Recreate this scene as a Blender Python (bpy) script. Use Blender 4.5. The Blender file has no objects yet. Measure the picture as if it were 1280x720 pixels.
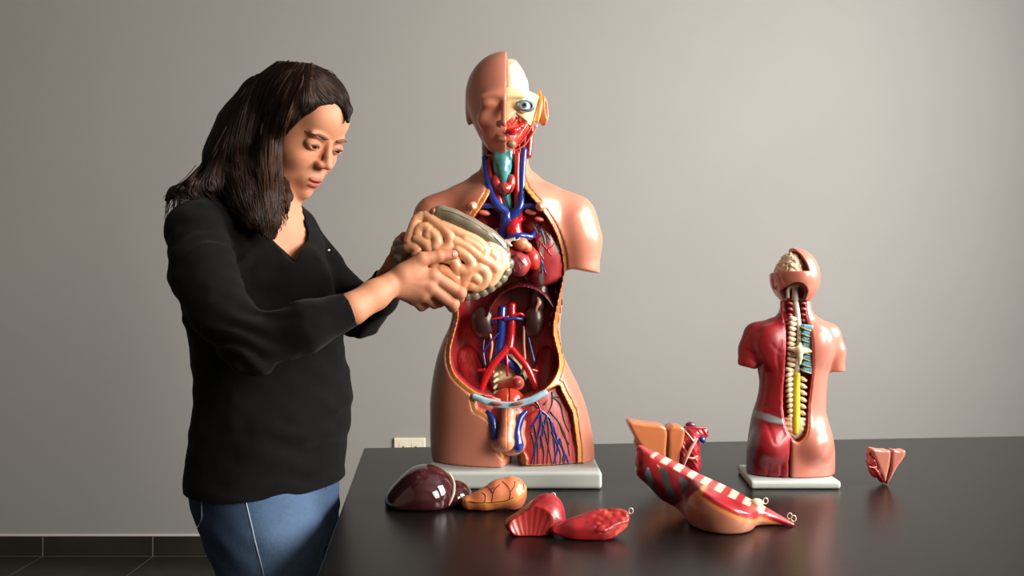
import bpy, math, random
import numpy as np
from mathutils import Vector, Matrix
random.seed(7); RNG = np.random.default_rng(7)
C = bpy.context.scene.collection
F = 1100.0; CZ = 1.11; TZ = 0.75            # focal length in pixels, eye height, table top height
A = lambda *v: np.array(v, dtype=np.float64)
def P(px, py, D):                            # a point seen at pixel (px, py), D metres away from the camera
    return A((px-640)*D/F, D, CZ-(py-360)*D/F)
def PS(lst, D=None):
    return np.array([P(*(q if len(q) == 3 else (q[0], q[1], D))) for q in lst])
def srgb(r, g, b):
    f = lambda c: (c/255/12.92) if c/255 <= .04045 else ((c/255+.055)/1.055)**2.4
    return (f(r), f(g), f(b))
# ---------------------------------------------------------------- distance fields
def ln(v): return np.sqrt((v*v).sum(-1))
def smin(a, b, k):
    h = np.clip(.5+.5*(b-a)/k, 0, 1); return b+(a-b)*h-k*h*(1-h)
def smax(a, b, k): return -smin(-a, -b, k)
def sph(p, c, r): return ln(p-c)-r
def rotm(rx=0, ry=0, rz=0):
    return np.array((Matrix.Rotation(math.radians(rz), 3, 'Z') @ Matrix.Rotation(math.radians(ry), 3, 'Y') @ Matrix.Rotation(math.radians(rx), 3, 'X')))
def ell(p, c, r, R=None):
    q = p-c
    if R is not None: q = q @ R
    r = np.asarray(r, float)
    k0 = ln(q/r); k1 = ln(q/(r*r))
    return np.where(k1 > 1e-9, k0*(k0-1)/np.maximum(k1, 1e-9), -r.min())
def cap(p, a, b, ra, rb):
    ba = b-a; pa = p-a
    t = np.clip((pa @ ba)/max(ba @ ba, 1e-12), 0, 1)
    return ln(pa-t[:, None]*ba)-(ra+(rb-ra)*t)
def chain(p, pts, rad, k=0.0):
    if np.isscalar(rad): rad = [rad]*len(pts)
    d = None
    for i in range(len(pts)-1):
        e = cap(p, pts[i], pts[i+1], rad[i], rad[i+1])
        d = e if d is None else (smin(d, e, k) if k > 0 else np.minimum(d, e))
    return d
def box(p, c, h, R=None, r=0.0):
    q = p-c
    if R is not None: q = q @ R
    q = np.abs(q)-(np.asarray(h, float)-r)
    return ln(np.maximum(q, 0))+np.minimum(q.max(-1), 0)-r
def half(p, c, n):
    n = np.asarray(n, float); n = n/np.sqrt(n @ n)
    return (p-c) @ n                          # negative on the far side of the normal
def poly2(x, y, pts):
    pts = np.asarray(pts, float); n = len(pts)
    d = np.full(x.shape, 1e9); s = np.ones(x.shape)
    for i in range(n):
        ax, ay = pts[i]; bx, by = pts[i-1]
        ex, ey = bx-ax, by-ay; wx, wy = x-ax, y-ay
        t = np.clip((wx*ex+wy*ey)/(ex*ex+ey*ey+1e-15), 0, 1)
        dx, dy = wx-ex*t, wy-ey*t
        d = np.minimum(d, dx*dx+dy*dy)
        c1 = y >= ay; c2 = y < by; c3 = ex*wy > ey*wx
        s = np.where((c1 & c2 & c3) | (~c1 & ~c2 & ~c3), -s, s)
    return s*np.sqrt(d)
def catmull(pts, n=8, closed=False):
    pts = np.asarray(pts, float); m = len(pts)
    if m < 3 and not closed:
        return np.array([pts[0]+(pts[-1]-pts[0])*t for t in np.linspace(0, 1, n+1)])
    out = []
    rng = range(m) if closed else range(m-1)
    for i in rng:
        if closed: a, b, c, d = pts[i-1], pts[i], pts[(i+1) % m], pts[(i+2) % m]
        else: a, b, c, d = pts[max(i-1, 0)], pts[i], pts[i+1], pts[min(i+2, m-1)]
        for j in range(n):
            t = j/n
            out.append(.5*((2*b)+(c-a)*t+(2*a-5*b+4*c-d)*t*t+(3*b-a-3*c+d)*t**3))
    if not closed: out.append(pts[-1])
    return np.array(out)
def tab(rows, n=10):                         # smooth table: rows (key, v1, v2 ...) -> function(key) -> list of arrays
    t = catmull(np.array(rows, float), n); o = np.argsort(t[:, 0]); t = t[o]
    return lambda z: [np.interp(z, t[:, 0], t[:, j]) for j in range(1, t.shape[1])]
def hash3(i):
    h = np.sin(i @ np.array([12.9898, 78.233, 37.719]))*43758.5453
    return h-np.floor(h)
def vnoise(p, s):                            # smooth value noise in -1..1, s = feature size
    q = p/s; i = np.floor(q); f = q-i; f = f*f*(3-2*f); r = 0
    for dx in (0, 1):
        for dy in (0, 1):
            for dz in (0, 1):
                w = (f[:, 0] if dx else 1-f[:, 0])*(f[:, 1] if dy else 1-f[:, 1])*(f[:, 2] if dz else 1-f[:, 2])
                r = r+w*hash3(i+np.array([dx, dy, dz]))
    return r*2-1
def ev(f, pts, chunk=400000):
    return np.concatenate([f(pts[i:i+chunk]) for i in range(0, len(pts), chunk)]) if len(pts) else np.zeros(0)
def nets(f, lo, hi, h, proj=2, lip=1.6):
    """surface nets of f inside lo..hi with step h -> verts, quads"""
    lo = np.asarray(lo, float); hi = np.asarray(hi, float); B = 8
    nb = np.maximum(np.ceil((hi-lo)/(h*B)).astype(int), 1)
    n = nb*B+1
    g = np.stack(np.meshgrid(*[np.arange(k) for k in nb], indexing='ij'), -1).reshape(-1, 3)
    cen = lo+(g+.5)*B*h
    v = ev(f, cen)
    act = np.abs(v) < B*h*.87*lip
    V = np.repeat(np.repeat(np.repeat(v.reshape(nb), B, 0), B, 1), B, 2)
    V = np.pad(V, ((0, 1),)*3, mode='edge').astype(np.float32)
    ga = g[act]
    off = np.stack(np.meshgrid(*[np.arange(B+1)]*3, indexing='ij'), -1).reshape(-1, 3)
    mask = np.zeros(tuple(n), bool)
    for o in range(0, len(ga), 2000):
        idx = (ga[o:o+2000, None, :]*B+off[None]).reshape(-1, 3)
        mask[idx[:, 0], idx[:, 1], idx[:, 2]] = True
    I = np.argwhere(mask)
    V[I[:, 0], I[:, 1], I[:, 2]] = ev(f, lo+I*h)
    S = V < 0
    S[0] = S[-1] = False; S[:, 0] = S[:, -1] = False; S[:, :, 0] = S[:, :, -1] = False
    V = np.where(~S & (V < 0), 1e-6, V)
    st = np.array([n[1]*n[2], n[2], 1])
    accs = []; keys = []; quads = []
    for ax in range(3):
        sl0 = [slice(None)]*3; sl1 = [slice(None)]*3
        sl0[ax] = slice(0, -1); sl1[ax] = slice(1, None)
        s0 = S[tuple(sl0)]; s1 = S[tuple(sl1)]
        e = np.argwhere(s0 != s1)
        if not len(e): continue
        a = V[e[:, 0], e[:, 1], e[:, 2]]; e1 = e.copy(); e1[:, ax] += 1
        b = V[e1[:, 0], e1[:, 1], e1[:, 2]]
        t = a/(a-b); pos = e.astype(float); pos[:, ax] += t
        u, w = (ax+1) % 3, (ax+2) % 3
        cells = []
        for du, dw in ((0, 0), (1, 0), (1, 1), (0, 1)):
            c = e.copy(); c[:, u] -= du; c[:, w] -= dw
            k = c @ st; cells.append(k); keys.append(k); accs.append(pos)
        q = np.stack(cells, 1)
        fl = s0[e[:, 0], e[:, 1], e[:, 2]]
        q = np.where(fl[:, None], q, q[:, ::-1])
        quads.append(q)
    K = np.concatenate(keys); X = np.concatenate(accs); Q = np.concatenate(quads)
    uk, inv = np.unique(K, return_inverse=True)
    cnt = np.bincount(inv)
    vv = np.stack([np.bincount(inv, X[:, j])/cnt for j in range(3)], 1)
    verts = lo+vv*h
    Q = np.searchsorted(uk, Q)
    for _ in range(proj):
        e = h*.35
        d = ev(f, verts)
        gr = np.stack([ev(f, verts+np.eye(3)[j]*e)-ev(f, verts-np.eye(3)[j]*e) for j in range(3)], 1)/(2*e)
        g2 = np.maximum((gr*gr).sum(1), .15)
        stp = -(d/g2)[:, None]*gr
        L = ln(stp); stp *= np.minimum(1, .5*h/np.maximum(L, 1e-9))[:, None]
        verts = verts+stp
    return verts, Q
# ---------------------------------------------------------------- objects
W = {}
def tag(o, label=None, cat=None, group=None, kind=None):
    if label: o['label'] = label
    if cat: o['category'] = cat
    if group: o['group'] = group
    if kind: o['kind'] = kind
    return o
def empty(name, loc, label, cat, group=None):
    o = bpy.data.objects.new(name, None); o.location = [float(x) for x in loc]; o.empty_display_size = .05
    C.objects.link(o); W[o.name] = np.array(loc, float)
    return tag(o, label, cat, group)
def mesh_obj(name, verts, faces, mat, parent=None, smooth=True, col=None, mats=None, midx=None):
    me = bpy.data.meshes.new(name)
    verts = np.asarray(verts, float)
    off = np.zeros(3)
    if parent is not None: off = W[parent.name]
    if isinstance(faces, np.ndarray):
        me.vertices.add(len(verts)); me.vertices.foreach_set('co', (verts-off).astype(np.float32).ravel())
        k = faces.shape[1]
        me.loops.add(faces.size); me.loops.foreach_set('vertex_index', faces.astype(np.int32).ravel())
        me.polygons.add(len(faces)); me.polygons.foreach_set('loop_start', np.arange(0, faces.size, k, dtype=np.int32))
        me.update(calc_edges=True); me.validate()
    else:
        me.from_pydata((verts-off).tolist(), [], [tuple(f) for f in faces]); me.update()
    if smooth: me.polygons.foreach_set('use_smooth', [True]*len(me.polygons))
    if col is not None and len(me.vertices) == len(verts):
        at = me.color_attributes.new('Col', 'FLOAT_COLOR', 'POINT')
        c4 = np.ones((len(verts), 4), np.float32); c4[:, :3] = col
        at.data.foreach_set('color', c4.ravel())
    for m in (mats or [mat]): me.materials.append(m)
    if midx is not None: me.polygons.foreach_set('material_index', np.asarray(midx, np.int32))
    o = bpy.data.objects.new(name, me)
    C.objects.link(o); W[o.name] = off
    if parent is not None: o.parent = parent
    return o
def solid(name, f, lo, hi, h, mat, parent=None, col=None, proj=2, lip=1.6):
    v, q = nets(f, lo, hi, h, proj, lip)
    c = col(v) if callable(col) else col
    o = mesh_obj(name, v, q, mat, parent, True, c)
    return o
def bb(pts, pad):
    pts = np.asarray(pts); return pts.min(0)-pad, pts.max(0)+pad
def tube_geo(pts, rad, seg=8, n=6, flat=None, resample=True):
    pts = np.asarray(pts, float)
    r0 = np.full(len(pts), rad) if np.isscalar(rad) else np.asarray(rad, float)
    if resample:
        q = catmull(np.column_stack([pts, r0]), n); pts, r0 = q[:, :3], np.maximum(q[:, 3], 1e-5)
    T = np.gradient(pts, axis=0); T /= np.maximum(ln(T)[:, None], 1e-9)
    up = A(0, 0, 1) if abs(T[0][2]) < .9 else A(1, 0, 0)
    N = np.cross(T[0], up); N /= np.sqrt(N @ N)
    verts = []; faces = []
    for i in range(len(pts)):
        N = N-T[i]*(N @ T[i]); N /= max(np.sqrt(N @ N), 1e-9); Bn = np.cross(T[i], N)
        for k in range(seg):
            a = 2*math.pi*k/seg
            verts.append(pts[i]+r0[i]*(N*math.cos(a)+Bn*math.sin(a)))
    m = len(pts)
    for i in range(m-1):
        for k in range(seg):
            a = i*seg+k; b = i*seg+(k+1) % seg
            faces.append((a, b, b+seg, a+seg))
    verts.append(pts[0]-T[0]*r0[0]*.6); verts.append(pts[-1]+T[-1]*r0[-1]*.6)
    c0 = len(verts)-2
    for k in range(seg):
        faces.append((c0, (k+1) % seg, k)); faces.append((c0+1, (m-1)*seg+k, (m-1)*seg+(k+1) % seg))
    return verts, faces
def tubes(name, lst, mat, parent=None, seg=8, n=6):       # several swept tubes as one mesh (branches of one part)
    V = []; Fc = []
    for pts, r in lst:
        v, f = tube_geo(pts, r, seg, n); o = len(V)
        V += v; Fc += [tuple(i+o for i in q) for q in f]
    return mesh_obj(name, np.array(V), Fc, mat, parent)
def prism(name, pts2, y0, y1, mat, parent=None, axis='y', bevel=0.0, smooth=False):
    """outline pts2 extruded along an axis (y: pts are x,z; z: pts are x,y; x: pts are y,z)"""
    n = len(pts2); V = []
    for t in (y0, y1):
        for a, b in pts2: V.append({'y': (a, t, b), 'z': (a, b, t), 'x': (t, a, b)}[axis])
    Fc = [tuple(range(n)), tuple(range(2*n-1, n-1, -1))]+[(i, i+n, (i+1) % n+n, (i+1) % n) for i in range(n)]
    o = mesh_obj(name, V, Fc, mat, parent, smooth)
    import bmesh
    bm = bmesh.new(); bm.from_mesh(o.data); bmesh.ops.recalc_face_normals(bm, faces=bm.faces); bm.to_mesh(o.data); bm.free()
    if bevel:
        m = o.modifiers.new('bev', 'BEVEL'); m.width = bevel; m.segments = 3; m.limit_method = 'ANGLE'; m.angle_limit = math.radians(40)
    return o
def cuboid(name, lo, hi, mat, parent=None, bevel=0.0, rz=0, pivot=None):
    x0, y0, z0 = lo; x1, y1, z1 = hi
    V = np.array([(x, y, z) for z in (z0, z1) for x, y in ((x0, y0), (x1, y0), (x1, y1), (x0, y1))], float)
    if rz:
        c = np.array(pivot if pivot is not None else [(x0+x1)/2, (y0+y1)/2, 0]); R = rotm(rz=rz); V = (V-c) @ R.T+c
    Fc = [(3, 2, 1, 0), (4, 5, 6, 7), (0, 1, 5, 4), (1, 2, 6, 5), (2, 3, 7, 6), (3, 0, 4, 7)]
    o = mesh_obj(name, V, Fc, mat, parent, False)
    if bevel:
        m = o.modifiers.new('bev', 'BEVEL'); m.width = bevel; m.segments = 3
    return o
def surf_at(f, px, py, d0, d1, n=160):       # where the sight line through a point first meets the solid f
    D = np.linspace(d0, d1, n); pts = np.array([P(px, py, d) for d in D]); v = f(pts)
    k = np.argmax(v < 0)
    if v[k] >= 0: return None, None
    if k == 0: return pts[0], D[0]
    t = v[k-1]/(v[k-1]-v[k]); d = D[k-1]+(D[k]-D[k-1])*t
    return P(px, py, d), d
def on(f, lst, d0, d1, lift=0.0):
    ds = [surf_at(f, q[0], q[1], d0, d1)[1] for q in lst]
    good = [i for i, d in enumerate(ds) if d is not None]
    if not good: ds = [(d0+d1)/2]*len(ds); good = list(range(len(ds)))
    ds = [ds[min(good, key=lambda g: abs(g-i))] for i in range(len(ds))]
    return np.array([P(q[0], q[1], d-lift) for q, d in zip(lst, ds)])
# ---------------------------------------------------------------- materials
def mat(name, rgb=(200, 200, 200), rough=.5, coat=0.0, spec=.5, sss=0.0, attr=False, bump=0.0, bscale=200.0, var=0.0, vscale=8.0,
        metal=0.0, sheen=0.0, sssr=(1, .35, .2), coat_rough=.08, detail=4.0, stretch=None):
    m = bpy.data.materials.new(name); m.use_nodes = True
    nt = m.node_tree; b = nt.nodes['Principled BSDF']
    S = b.inputs
    S['Roughness'].default_value = rough; S['Specular IOR Level'].default_value = spec; S['Metallic'].default_value = metal
    S['Coat Weight'].default_value = coat; S['Coat Roughness'].default_value = coat_rough
    if sss:
        S['Subsurface Weight'].default_value = sss; S['Subsurface Radius'].default_value = sssr; S['Subsurface Scale'].default_value = .006
    if sheen: S['Sheen Weight'].default_value = sheen; S['Sheen Roughness'].default_value = .5
    base = (*srgb(*rgb), 1)
    tc = nt.nodes.new('ShaderNodeTexCoord'); vec = tc.outputs['Object']
    if stretch:
        mp = nt.nodes.new('ShaderNodeMapping'); mp.inputs['Scale'].default_value = stretch
        nt.links.new(vec, mp.inputs['Vector']); vec = mp.outputs['Vector']
    src = None
    if attr:
        a = nt.nodes.new('ShaderNodeAttribute'); a.attribute_name = 'Col'; src = a.outputs['Color']
    if var:
        nz = nt.nodes.new('ShaderNodeTexNoise'); nz.inputs['Scale'].default_value = vscale; nz.inputs['Detail'].default_value = detail
        nt.links.new(vec, nz.inputs['Vector'])
        mx = nt.nodes.new('ShaderNodeMix'); mx.data_type = 'RGBA'; mx.blend_type = 'MULTIPLY'
        mr = nt.nodes.new('ShaderNodeMapRange'); mr.inputs['From Min'].default_value = .3; mr.inputs['From Max'].default_value = .7
        mr.inputs['To Min'].default_value = 1-var; mr.inputs['To Max'].default_value = 1+var*.4
        nt.links.new(nz.outputs['Fac'], mr.inputs['Value'])
        mx.inputs['Factor'].default_value = 1
        if src: nt.links.new(src, mx.inputs['A'])
        else: mx.inputs['A'].default_value = base
        nt.links.new(mr.outputs['Result'], mx.inputs['B']); src = mx.outputs['Result']
    if src: nt.links.new(src, S['Base Color'])
    else: S['Base Color'].default_value = base
    if bump:
        nz = nt.nodes.new('ShaderNodeTexNoise'); nz.inputs['Scale'].default_value = bscale; nz.inputs['Detail'].default_value = 3
        nt.links.new(vec, nz.inputs['Vector'])
        bp = nt.nodes.new('ShaderNodeBump'); bp.inputs['Strength'].default_value = bump; bp.inputs['Distance'].default_value = .002
        nt.links.new(nz.outputs['Fac'], bp.inputs['Height']); nt.links.new(bp.outputs['Normal'], S['Normal'])
    return m
def mixc(c0, c1, t):
    t = np.clip(t, 0, 1)[:, None] if np.ndim(t) else t
    return np.asarray(c0)*(1-t)+np.asarray(c1)*t
def sstep(a, b, x):
    t = np.clip((x-a)/(b-a), 0, 1); return t*t*(3-2*t)
# ================================================================ room, table, lights
WALL_Y = 3.65; XL, XR, YF, ZC = -2.9, 2.3, -2.2, 2.95
m_wall = mat('wall_paint', (151, 149, 145), .85, spec=.25, bump=.12, bscale=90, var=.035, vscale=1.6)
m_wall2 = mat('side_wall_paint', (124, 120, 116), .9, spec=.2)
m_ceil = mat('ceiling_paint', (128, 126, 124), .9, spec=.2)
m_frame = mat('window_frame_paint', (225, 225, 222), .4)
m_bead = mat('wall_edge_paint', (205, 198, 190), .7)
def tile_mat(name, sx, sy, base, line, axis):
    m = mat(name, base, .38, spec=.45, var=.25, vscale=5)
    nt = m.node_tree; b = nt.nodes['Principled BSDF']
    tc = nt.nodes.new('ShaderNodeTexCoord'); mp = nt.nodes.new('ShaderNodeMapping'); br = nt.nodes.new('ShaderNodeTexBrick')
    mp.inputs['Rotation'].default_value = (math.radians(90) if axis == 'x' else 0, 0, 0)
    mp.inputs['Location'].default_value = (.12, .0, 0)
    nt.links.new(tc.outputs['Object'], mp.inputs['Vector']); nt.links.new(mp.outputs['Vector'], br.inputs['Vector'])
    br.offset = 0; br.inputs['Scale'].default_value = 1; br.inputs['Brick Width'].default_value = sx; br.inputs['Row Height'].default_value = sy
    br.inputs['Mortar Size'].default_value = .0022; br.inputs['Mortar Smooth'].default_value = .1
    old = b.inputs['Base Color'].links[0].from_socket
    nt.links.new(old, br.inputs['Color1']); nt.links.new(old, br.inputs['Color2']); br.inputs['Mortar'].default_value = (*srgb(*line), 1)
    nt.links.new(br.outputs['Color'], b.inputs['Base Color'])
    return m
m_floor = tile_mat('floor_tile', .455, .455, (44, 42, 35), (100, 95, 86), 'z')
m_skirt = tile_mat('skirting_tile', .455, 4, (46, 43, 36), (120, 112, 102), 'x')
def struct(o): o['kind'] = 'structure'; return o
T = .12
struct(cuboid('floor', (XL-T, YF-T, -.1), (XR+T, WALL_Y+T, 0), m_floor))
struct(cuboid('ceiling', (XL-T, YF-T, ZC), (XR+T, WALL_Y+T, ZC+.1), m_ceil))
struct(cuboid('wall_back', (XL-T, WALL_Y, 0), (XR+T, WALL_Y+T, ZC), m_wall))
struct(cuboid('wall_left', (XL-T, YF, 0), (XL, WALL_Y, ZC), m_wall2))
struct(cuboid('wall_front', (XL-T, YF-T, 0), (XR+T, YF, ZC), m_wall2))
# wall with two window openings
def wall_with_holes():
    ys = [YF, W1[0], W1[1], W2[0], W2[1], WALL_Y]; V = []; Fc = []
    def add(y0, y1, z0, z1):
        o = len(V)
        for x in (XR, XR+T):
            for y, z in ((y0, z0), (y1, z0), (y1, z1), (y0, z1)): V.append((x, y, z))
        Fc.extend([(o, o+3, o+2, o+1), (o+4, o+5, o+6, o+7), (o, o+1, o+5, o+4), (o+1, o+2, o+6, o+5), (o+2, o+3, o+7, o+6), (o+3, o, o+4, o+7)])
    for i in range(5):
        if i in (1, 3): add(ys[i], ys[i+1], 0, WZ[0]); add(ys[i], ys[i+1], WZ[1], ZC)
        else: add(ys[i], ys[i+1], 0, ZC)
    return mesh_obj('wall_right', V, Fc, m_wall2, None, False)
W1 = (-1.2, .1); W2 = (.7, 2.0); WZ = (1.2, 2.75)
struct(wall_with_holes())
m_glass = mat('window_glass', (255, 255, 255), .0)
_b = m_glass.node_tree.nodes['Principled BSDF']; _b.inputs['Transmission Weight'].default_value = 1; _b.inputs['IOR'].default_value = 1.0
for k, (a, b) in enumerate((W1, W2)):
    V = []; Fc = []
    def bar(y0, y1, z0, z1):
        o = len(V)
        for x in (XR+.03, XR+.08):
            for y, z in ((y0, z0), (y1, z0), (y1, z1), (y0, z1)): V.append((x, y, z))
        Fc.extend([(o, o+3, o+2, o+1), (o+4, o+5, o+6, o+7), (o, o+1, o+5, o+4), (o+1, o+2, o+6, o+5), (o+2, o+3, o+7, o+6), (o+3, o, o+4, o+7)])
    z0, z1 = WZ; w = .05
    bar(a, b, z0, z0+w); bar(a, b, z1-w, z1); bar(a, a+w, z0+w, z1-w); bar(b-w, b, z0+w, z1-w); bar((a+b)/2-w/2, (a+b)/2+w/2, z0+w, z1-w)
    struct(mesh_obj('window_%d' % (k+1), V, Fc, m_frame, None, False))
struct(cuboid('baseboard_back', (XL, WALL_Y-.012, 0), (XR, WALL_Y, .082), m_skirt, bevel=.002))
struct(cuboid('trim_1', (XL, WALL_Y-.009, .082), (XR, WALL_Y, .091), m_bead, bevel=.002))
# ---- wall socket
def outlet():
    D = WALL_Y-.012; c = P(512, 560, D)
    m_pl = mat('socket_plastic', (226, 218, 196), .4); m_dk = mat('socket_slot', (40, 36, 32), .5)
    r = empty('wall_socket', (c[0], WALL_Y, c[2]), 'cream white double wall socket just above the black table edge', 'wall socket')
    w = .066; h = .042
    cuboid('cover_plate', (c[0]-w, WALL_Y-.014, c[2]-h), (c[0]+w, WALL_Y, c[2]+h), m_pl, r, bevel=.006)
    for s in (-1, 1):
        V = [(c[0]+s*.026-.018, WALL_Y-.0155, c[2]-.022), (c[0]+s*.026+.018, WALL_Y-.0135, c[2]+.022)]
        q = cuboid('socket', V[0], V[1], m_pl, r, bevel=.001)
        cuboid('slot', (c[0]+s*.026-.0026, WALL_Y-.017, c[2]-.003), (c[0]+s*.026+.0026, WALL_Y-.0152, c[2]+.008), m_dk, q)
outlet()
# ---- table
ROT = math.degrees(math.atan2(.16, 1.578))
CB = A(-.333, 1.98)                                        # back left corner of the top
ux = A(math.cos(math.radians(ROT)), math.sin(math.radians(ROT))); uy = A(ux[1], -ux[0])
m_table = mat('black_table_laminate', (17, 15, 14), .3, spec=.32, coat=.0, bump=.05, bscale=60, var=.1, vscale=6)
m_leg = mat('black_table_metal', (25, 24, 24), .4)
def table():
    L, Wd = 2.05, 1.0
    q = [CB, CB+ux*L, CB+ux*L+uy*Wd, CB+uy*Wd]
    cen = (q[0]+q[2])/2
    r = empty('table', (cen[0], cen[1], 0), 'black glossy table carrying the anatomical models', 'table')
    prism('tabletop', [tuple(v) for v in q], TZ-.032, TZ, m_table, r, axis='z', bevel=.002)
    ins = .06
    for a, b in ((ins, ins), (L-ins, ins), (L-ins, Wd-ins), (ins, Wd-ins)):
        p = CB+ux*a+uy*b
        prism('leg', [(p[0]+dx, p[1]+dy) for dx, dy in ((-.025, -.025), (.025, -.025), (.025, .025), (-.025, .025))], 0, TZ-.032, m_leg, r, axis='z', bevel=.003)
    a0 = ins; i0, i1 = CB+ux*a0+uy*a0, CB+ux*(L-a0)+uy*a0
    for (s, t) in ((CB+ux*ins+uy*ins, CB+ux*(L-ins)+uy*ins), (CB+ux*ins+uy*(Wd-ins), CB+ux*(L-ins)+uy*(Wd-ins))):
        e = (t-s)/np.sqrt((t-s) @ (t-s)); n = A(-e[1], e[0])*.012
        prism('rail', [tuple(s+e*.03+n), tuple(t-e*.03+n), tuple(t-e*.03-n), tuple(s+e*.03-n)], TZ-.09, TZ-.032, m_leg, r, axis='z')
table()
# ---- camera and daylight
cam = bpy.data.cameras.new('camera'); cam.sensor_width = 36; cam.lens = 36*F/1280; cam.clip_start = .05
co = bpy.data.objects.new('camera', cam); co.location = (0, 0, CZ); co.rotation_euler = (math.radians(90), 0, 0); C.objects.link(co)
bpy.context.scene.camera = co
def area(name, loc, target, sx, sy, power, rgb):
    l = bpy.data.lights.new(name, 'AREA'); l.shape = 'RECTANGLE'; l.size = sx; l.size_y = sy; l.energy = power; l.color = rgb
    o = bpy.data.objects.new(name, l); o.location = loc
    o.rotation_euler = (Vector(target)-Vector(loc)).to_track_quat('-Z', 'Y').to_euler(); C.objects.link(o); return o
zc = (WZ[0]+WZ[1])/2
area('daylight_near_window', (XR-.02, (W1[0]+W1[1])/2, zc), (XR-1, (W1[0]+W1[1])/2+.25, zc-.35), 1.2, 1.4, 145, (1, .89, .74))
area('daylight_far_window', (XR-.02, (W2[0]+W2[1])/2, zc), (XR-1, (W2[0]+W2[1])/2+.75, zc-.35), 1.2, 1.4, 172, (1, .98, .96))
w = bpy.data.worlds.new('world'); bpy.context.scene.world = w; w.use_nodes = True
w.node_tree.nodes['Background'].inputs[0].default_value = (.8, .88, 1, 1); w.node_tree.nodes['Background'].inputs[1].default_value = 1.0
vs = bpy.context.scene.view_settings; vs.view_transform = 'Standard'; vs.look = 'None'; vs.gamma = 1; vs.exposure = 0; vs.use_curve_mapping = False
bpy.context.scene.cycles.max_bounces = 8
# ================================================================ large torso model
DC = 1.705
def vpx(p, D=DC): return 640+p[:, 0]*F/D, 360+(CZ-p[:, 2])*F/D
def poly_d(p, poly, D):                      # signed distance (m) to an outline given in pixels on the plane at distance D
    u, v = vpx(p, D); return poly2(u, v, poly)*D/F
_tr = tab([(180, 603, 660, 28, 0), (195, 603, 660, 29, 0), (207, 602, 661, 30, 0), (217, 601, 663, 34, 2), (228, 596, 669, 40, 2), (238, 581, 684, 46, 0), (250, 566, 699, 54, 0), (266, 562, 702, 60, 0), (285, 562, 702, 64, -2),
           (320, 561, 704, 67, -3), (345, 562, 706, 66, -2), (370, 564, 704, 60, 0), (395, 565, 701, 57, 0), (410, 561, 700, 56, 0), (425, 554, 701, 57, 0),
           (445, 547, 705, 60, 0), (462, 543, 713, 62, 0), (480, 540, 722, 64, 0), (500, 538, 730, 65, 0), (520, 538, 736, 65, 0), (545, 538, 741, 64, 0),
           (570, 540, 743, 65, 0), (600, 544, 744, 65, 0)])
K = DC/F
def arm_stump(p, s):                         # s=1: the one on the photo's right
    X = lambda px: px if s > 0 else 1262-px
    d = chain(p, PS([(X(664), 232, DC), (X(688), 258, DC), (X(713), 275, DC), (X(723), 300, DC), (X(729), 352, DC)]), [15*K, 23*K, 30*K, 27*K, 20.5*K], .02)
    return smax(d, half(p, P(X(727), 338, DC), (-.18*s, 0, -1)), .004)
def body(p):
    u, v = vpx(p); L, R, b, cy = _tr(v)
    cx = (L+R)/2; a = (R-L)/2
    x = np.abs(u-cx)/a; y = np.abs((p[:, 1]-DC)/K-cy)/b
    n = 2.25
    d = ((x**n+y**n)**(1/n)-1)*np.minimum(a, b)*K
    ok = v > 176
    d = smin(d, arm_stump(p, 1), .022); d = smin(d, arm_stump(p, -1), .022)
    # thighs part below the crotch
    gap = (np.abs(u-643)-1.5-np.clip((v-545)*.10, 0, 5)-np.clip(np.abs((p[:, 1]-DC)/K)-30, 0, 40)*.28)*K
    gap = smax(gap, (542-v)*K+np.abs(u-643)*K*.5, .012)
    d = smax(d, -gap, .008)
    d = smax(d, (TZ+.0318)-p[:, 2], .003)
    d = smax(d, (196-v)*K, .002)
    return d
DF = 1.625                                   # plane on which the openings are measured
OPEN = catmull([(604, 188), (605, 215), (607, 236), (598, 254), (588, 268), (574, 290), (565, 325), (563, 360), (566, 392), (560, 420), (556, 440), (558, 459), (567, 475), (589, 492),
        (606, 498), (634, 508), (664, 501), (684, 491), (699, 475), (706, 457), (704, 440), (698, 415), (701, 392), (707, 365), (712, 340), (709, 312), (698, 283), (680, 256), (661, 232), (656, 210), (656, 188)], 4, True)
PELV = catmull([(592, 488), (591, 512), (603, 519), (613, 530), (616, 556), (632, 574), (652, 570), (659, 595), (724, 600), (723, 526), (717, 507), (709, 491), (700, 477), (670, 486), (634, 492)], 4, True)
def cavity(p, off=0.0):
    d = poly_d(p, OPEN, DF)+off
    u, v = vpx(p)
    back = DC+(.022+.012*sstep(260, 330, v))
    back = back-.05*sstep(262, 205, v)-.004*sstep(470, 500, v)
    floor_ = p[:, 1]-back+off*.7
    d = smax(d, floor_, .034)
    return d
def pelvis_cut(p, off=0.0):
    d = poly_d(p, PELV, DF)+off
    u, v = vpx(p, DF)
    dep = .026+.02*sstep(30, 0, np.abs(u-636))-.008*sstep(500, 590, v)
    # depth measured from the body's own front
    uu, vv = vpx(p); L, R, b, cy = _tr(vv); cx = (L+R)/2; a = (R-L)/2
    x = np.clip(np.abs(uu-cx)/a, 0, .98)
    front = DC+(cy-b*(1-x**2.25)**(1/2.25))*K
    d = smax(d, p[:, 1]-(front+dep)+off*.8, .006)
    return d
def skin_f(p): return smax(smax(body(p), -cavity(p), .0025), -pelvis_cut(p), .0025)
def lining_f(p):
    d = body(p)+.0016
    d = np.maximum(d, -cavity(p, .0085)); d = np.maximum(d, -pelvis_cut(p, .008))
    reg = np.minimum(cavity(p, -.012), pelvis_cut(p, -.008))      # only a shell round the openings
    return np.maximum(d, reg)
FAT = srgb(196, 128, 62); RED = srgb(180, 46, 48); DRED = srgb(126, 28, 36); PINK = srgb(196, 92, 84); MUS = srgb(170, 52, 50)
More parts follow.
